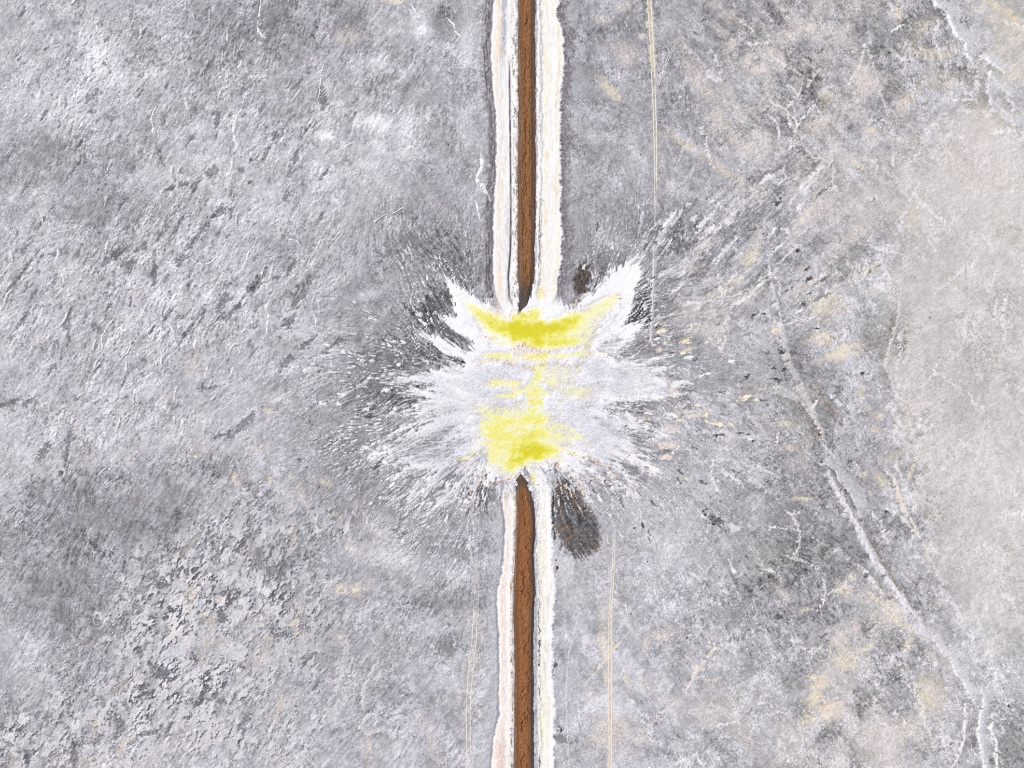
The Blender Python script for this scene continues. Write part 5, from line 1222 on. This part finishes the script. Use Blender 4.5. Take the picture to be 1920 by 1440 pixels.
def ribbon(name, pts, wd, h, colr, material, seed, parent=None, rag=0.35, taper=True, step=1.2, wander=0.6):
    p = np.asarray(pts, np.float64)
    d = np.concatenate([[0], np.cumsum(np.hypot(*np.diff(p, axis=0).T))])
    s = np.linspace(0, d[-1], max(6, int(d[-1] / step)))
    pu, pv = np.interp(s, d, p[:, 0]), np.interp(s, d, p[:, 1])
    k = min(7, len(s) // 3)
    if k > 1:
        ker = np.ones(2 * k + 1) / (2 * k + 1)
        pu = np.convolve(np.pad(pu, k, mode='reflect', reflect_type='odd'), ker, 'valid')
        pv = np.convolve(np.pad(pv, k, mode='reflect', reflect_type='odd'), ker, 'valid')
    pu = pu + wander * (noise1(s, 7, seed) + 0.6 * noise1(s, 2.5, seed + 1))
    du, dv = np.gradient(pu), np.gradient(pv)
    ln = np.hypot(du, dv) + 1e-6
    nu_, nv_ = -dv / ln, du / ln
    f = s / s[-1]
    ww = wd * (1 + rag * noise1(s, 6, seed + 2) + rag * 0.6 * noise1(s, 2, seed + 3))
    if taper:
        ww = ww * (0.25 + 0.75 * sstep(0, .2, f) * sstep(1, .8, f))
    ww = np.maximum(ww, 0.25)
    prof = np.array([-1, -.6, 0, .6, 1.0])
    hz = np.array([-0.35, .75, 1, .75, -0.35])
    uu = pu[:, None] + nu_[:, None] * prof * ww[:, None]
    vv = pv[:, None] + nv_[:, None] * prof * ww[:, None]
    zz = zat(uu, vv) + 0.03 + h * hz * (ww / wd)[:, None]
    c = np.asarray(colr)[None, None] + 0.03 * np.random.default_rng(seed + 4).standard_normal(uu.shape)[..., None]
    n = len(s)
    ox, oy = (parent.location.x, parent.location.y) if parent else (float(X(pu.mean())), float(Y(pv.mean())))
    co = np.stack([X(uu) - ox, Y(vv) - oy, zz], -1).reshape(-1, 3)
    ix = np.arange(n * 5).reshape(n, 5)
    q = np.stack([ix[1:, :-1], ix[1:, 1:], ix[:-1, 1:], ix[:-1, :-1]], -1).reshape(-1, 4)
    o = grid_mesh(name, co, srgb(np.clip(c, 0, .99)).reshape(-1, 3), q, material)
    if parent:
        o.parent = parent
    else:
        o.location = (ox, oy, 0)
    return o


def halo(pts, wd, c, al):
    pass


def track(left, right, wd, colr, label, seed):
    root = bpy.data.objects.new("wheel_track", None)
    col.objects.link(root)
    root.location = (float(X(left[0][0])), float(Y(left[0][1])), 0)
    tag(root, label, None, "wheel tracks across the lake bed", "structure")
    for k, pts in enumerate((left, right)):
        o = ribbon("rut", pts, wd, 0.10, colr, M_CRUST, seed + 7 * k, root, 0.16, True, 1.2, 0.2)
        o["kind"] = "structure"


track([(1214.5, -200), (1214.5, 0), (1218, 60), (1221, 112), (1224, 180), (1226, 240), (1227.5, 300), (1228, 335), (1227, 420)], [(1221, -200), (1221, 0), (1224, 60), (1227, 112), (1229, 180), (1231, 240), (1231.5, 300), (1231, 335), (1229, 420)], 1.1, rgb(240, 230, 212),
      "cream twin wheel track coming down from the top edge right of the levee", 300)
track([(1151, 1000), (1148, 1075), (1142.5, 1140), (1141.5, 1230), (1142, 1300), (1142.5, 1380), (1142.5, 1700)], [(1154, 1000), (1152, 1075), (1147.5, 1140), (1147, 1230), (1147.3, 1300), (1147, 1380), (1147, 1700)], 1.1, rgb(239, 229, 212),
      "cream twin wheel track running to the bottom edge right of the levee", 330)
track([(890, 1070), (889, 1135), (885, 1205), (878, 1270), (875, 1325), (874.5, 1440), (874, 1700)], [(897, 1070), (897, 1135), (893, 1205), (886, 1270), (882, 1325), (882, 1440), (882, 1700)], 1.0, rgb(236, 226, 208),
      "faint twin wheel track left of the lower levee", 360)
track([(1267, 75), (1250, 112), (1238, 142), (1230, 172)], [(1270, 76), (1254, 112), (1241, 144), (1233, 172)], 0.6, rgb(222, 218, 216), "short thin twin track slanting into the upper right track", 390)

RIDGES = [
    ("long winding white salt ridge left of centre near the top", [(470, 160), (462, 180), (452, 207), (439, 230), (437, 247), (446, 274), (434, 297), (436, 312), (425, 335), (428, 362)], 1.5),
    ("short white salt ridge left of the long winding one", [(296, 198), (287, 212), (284, 228), (287, 240), (287, 255)], 1.4),
    ("thin salt thread beside the short white ridge", [(301, 235), (297, 250), (297, 265)], 0.7),
    ("small hooked salt ridge at the top edge, far left", [(109, 3), (110, 11), (121, 21)], 1.1),
    ("crooked pale salt ridge near the upper left", [(187, 35), (178, 50), (186, 61)], 1.0),
    ("short bright salt streak at the left edge", [(19, 282), (10, 292)], 0.9),
    ("curved white salt ridge at the top edge", [(490, -5), (487, 25), (482, 50), (487, 66), (500, 72)], 1.4),
    ("broken salt ridge right of the long winding one", [(611, 112), (604, 130), (601, 160), (595, 192)], 0.9),
    ("thin arc of salt near the top, left of the levee", [(772, 7), (781, 25)], 0.9),
    ("angular salt ridge just left of the upper salt bank", [(837, 32), (852, 47), (852, 57), (872, 75)], 1.1),
    ("jagged bright white salt ridge touching the upper left salt bank", [(900, 286), (905, 310), (892, 338), (903, 346), (912, 358), (919, 378)], 2.4),
    ("thin hooked salt ridge below the jagged one", [(892, 374), (896, 394), (902, 415)], 1.0),
    ("rounded pale salt rim at the left edge", [(17, 455), (24, 490), (10, 510), (-5, 522)], 1.2),
    ("pale double salt rim near the left edge", [(110, 507), (121, 520), (118, 535), (115, 547)], 1.3),
    ("cup-shaped white salt ridge on the left flat", [(355, 482), (370, 495), (390, 496), (402, 487), (412, 474)], 1.2),
    ("slanting salt ridge left of the cup-shaped one", [(310, 487), (322, 497), (337, 507)], 1.1),
    ("small curved salt ridge right of the cup-shaped one", [(422, 510), (410, 522), (410, 535)], 1.1),
    ("bright curved salt ridge with a dark right side, left flat", [(340, 545), (325, 557), (316, 577), (305, 592), (305, 602)], 1.3),
    ("short slanting salt ridge under the bright curved one", [(312, 602), (329, 627)], 1.0),
    ("tall pale salt arc on the left flat", [(217, 595), (200, 612), (191, 635), (192, 662)], 1.2),
    ("straight thin salt ridge right of the tall pale arc", [(250, 637), (237, 670), (237, 705)], 0.9),
    ("double pale salt ridge slanting into the left edge", [(35, 625), (20, 652), (5, 675)], 1.1),
    ("wriggling pale salt ridge below the left flat", [(300, 657), (305, 672), (302, 685), (311, 687), (300, 707)], 0.9),
    ("bent salt ridge left of the smooth grey slope", [(480, 457), (462, 480), (464, 492), (450, 500)], 1.1),
    ("slanting dark-edged salt ridge at mid left", [(512, 480), (495, 502), (490, 520)], 1.1),
    ("curved white salt streak on the smooth grey slope", [(610, 447), (595, 460), (590, 475)], 1.0),
    ("straight bright salt streak on the smooth grey slope", [(640, 431), (622, 455)], 0.9),
    ("shorter salt streak up the grey slope", [(660, 421), (647, 432)], 0.8),
    ("long thin salt streak on the grey slope", [(724, 400), (699, 419)], 0.9),
    ("uppermost thin salt streak on the grey slope", [(760, 387), (735, 401)], 0.7),
    ("forked salt thread on the grey slope", [(536, 445), (545, 452), (556, 448), (564, 464)], 0.7),
    ("kinked white salt ridge left of the fan", [(587, 587), (595, 602), (590, 620)], 1.0),
    ("tall white salt ridge at mid left", [(500, 577), (504, 597), (502, 615), (498, 630)], 1.1),
    ("thin straight salt needle left of the fan", [(778, 594), (790, 603), (803, 610)], 1.1),
    ("pale salt streak in the lower left shingles", [(430, 970), (418, 985), (412, 1008)], 0.9),
    ("thin salt needle beside the lower left track", [(1172, 1130), (1177, 1146)], 0.6),
]
for k, (lab, pts, wd) in enumerate(RIDGES):
    if k == 35:
        lab = "thin salt needle right of the lower wheel track"
    o = ribbon("salt_ridge", pts, wd * 1.35, 0.22, rgb(250, 249, 250), M_CRUST, 500 + 11 * k, None, 0.5)
    tag(o, lab, "salt ridge", "white salt ridges on the lake bed")


# ------------------------------------------------------------------ small lumps and scraps
def lump(name, u, v, a, b, deg, h, c, label, cat, group, seed):
    a, b = a * 0.8, b * 0.8
    nr, ns = 5, 14
    r = np.random.default_rng(seed)
    ph = np.arange(ns) / ns * 2 * np.pi
    rad = 1 + 0.22 * np.sin(2 * ph + r.random() * 6) + 0.16 * np.sin(3 * ph + r.random() * 6) + 0.10 * r.standard_normal(ns)
    t = math.radians(deg)
    co, cc = [], []
    for i in range(nr):
        f = 1 - i / (nr - 1) * 0.98
        z = h * (1 - f ** 2.2) + (0.05 * h * r.standard_normal(ns) if 0 < i < nr - 1 else 0) - (0.15 if i == 0 else 0)
        x, y = a * f * rad * np.cos(ph), b * f * rad * np.sin(ph)
        co.append(np.stack([(x * math.cos(t) - y * math.sin(t)) * S, (x * math.sin(t) + y * math.cos(t)) * S, z * np.ones(ns)], -1))
        cc.append(np.asarray(c)[None] + 0.03 * r.standard_normal((ns, 1)))
    ix = np.arange(nr * ns).reshape(nr, ns)
    q = np.stack([ix[:-1], np.roll(ix[:-1], -1, 1), np.roll(ix[1:], -1, 1), ix[1:]], -1).reshape(-1, 4)
    o = grid_mesh(name, np.concatenate(co), srgb(np.clip(np.concatenate(cc), .03, .98)), q, M_EARTH)
    o.location = (float(X(u)), float(Y(v)), float(zat(u, v)))
    tag(o, label, cat, group)
    return o


DK = rgb(78, 76, 80)
for k, (u, v, a, b, g, lab) in enumerate([
    (1540, 866, 2.4, 3.6, 10, "dark lump at the bend of the long dry channel"), (1743, 596, 2.0, 1.4, -20, "tiny dark lump on the pale plain beside a reddish thread"), (1737, 767, 2.2, 1.2, 0, "tiny dark lump on the pale plain near a pinkish patch"), (1767, 754, 1.6, 1.1, 0, "tiny dark lump standing alone on the pale plain"),
    (1714, 867, 1.5, 1.2, 0, "tiny dark lump beside a cream streak on the pale plain"), (1322, 965, 4.5, 2.6, -45, "dark oval mud lump at the upper end of a dark pair, lower right of fan"), (1337, 983, 6.0, 2.8, -40, "longer dark mud lump at the lower end of a dark pair, lower right of fan"), (1293, 1016, 2.2, 1.4, -50, "small dark lump below the dark pair of mud lumps"), (1283, 1029, 1.6, 1.3, 0, "smallest dark lump below the dark pair of mud lumps"),
    (1268, 998, 1.8, 1.1, -50, "little dark speck of mud left of the dark pair"), (1189, 990, 2.0, 2.6, 0, "dark lump at the head of a dark slanting line right of the mud patch"), (1214, 1053, 2.2, 1.6, -50, "dark lump at the foot of a dark slanting line right of the mud patch"), (1183, 1151, 1.7, 2.6, 20, "dark lump right of the lower cream wheel track"), (1288, 1196, 2.0, 3.4, 0, "dark lump near the cream branching salt veins"),
    (1043, 1246, 2.8, 4.0, -20, "dark lump at the edge of the lower right salt bank"), (1044, 1064, 2.4, 4.6, 0, "dark lump below the oval mud patch beside the salt bank"), (1054, 1218, 1.4, 1.4, 0, "small grey lump above the dark one by the lower right salt bank"), (1563, 634, 2.4, 1.4, -40, "dark lump on the edge of a cream salt patch"), (1532, 616, 4.4, 1.8, -5, "flat dark lump above a cream salt patch"),
    (1617, 700, 5.0, 2.4, -15, "dark wedge-shaped lump left of the pale plain"), (1662, 959, 3.4, 2.6, 0, "dark lump left of the cream speckled channel"), (1892, 1324, 3.2, 2.2, -40, "dark lump on rough ground in the lower right corner"), (776, 1381, 1.5, 1.5, 0, "small dark lump on the flat left of the faint wheel track"), (793, 1414, 1.3, 1.3, 0, "small dark lump lower down left of the faint wheel track"),
    (841, 271, 1.6, 1.3, 0, "tiny dark lump left of the jagged white ridge"), (1201, 290, 2.0, 1.5, 30, "tiny dark lump on pale salt left of the upper wheel track")]):
    lump("mud_lump", u, v, a, b, g, 0.45, DK, lab, "mud lump", "dark mud lumps", 900 + k)
for k, (u, v, a, b, g, lab) in enumerate([
    (1553, 951, 5.0, 1.5, 25, "bright white salt scrap on dark ground left of the long channel"), (1534, 1013, 5.0, 1.3, -20, "ragged white salt scrap below the bright one left of the long channel"), (1525, 1008, 1.4, 3.0, 20, "small upright white salt scrap beside the ragged one"), (255, 800, 2.6, 3.4, 0, "bright cream salt scrap on the left flat"), (1642, 1092, 2.4, 1.2, 0, "white salt scrap on the bank of the long channel"),
    (1660, 1085, 2.2, 1.2, 0, "white salt scrap just above another on the long channel"), (1705, 1159, 1.8, 1.5, 0, "white round salt scrap at the edge of the long channel"), (88, 1067, 1.6, 4.4, -25, "white upright salt scrap at the lower left"), (93, 1145, 2.0, 4.0, -35, "white slanted salt scrap on the lower left dark flat"), (714, 942, 2.2, 4.6, -15, "bright white salt scrap under the lower left of the fan"), (1876, 1428, 1.6, 2.0, 0, "white salt scrap beside the narrow bright channel"), (251, 1311, 1.8, 2.2, 0, "tiny cream salt scrap among the lower left shingles"), (1452, 726, 5.5, 2.0, -20, "white salt scrap at the head of the thin channel right of the fan")]):
    lump("salt_scrap", u, v, a, b, g, 0.25, rgb(246, 243, 236), lab, "salt scrap", "white salt scraps", 960 + k)
lump("driftwood_stick", 912.5, 896.5, 0.9, 3.2, 8, 0.4, rgb(45, 42, 40), "short black stick standing in the rusty froth below the lower pool", "stick", None, 990)
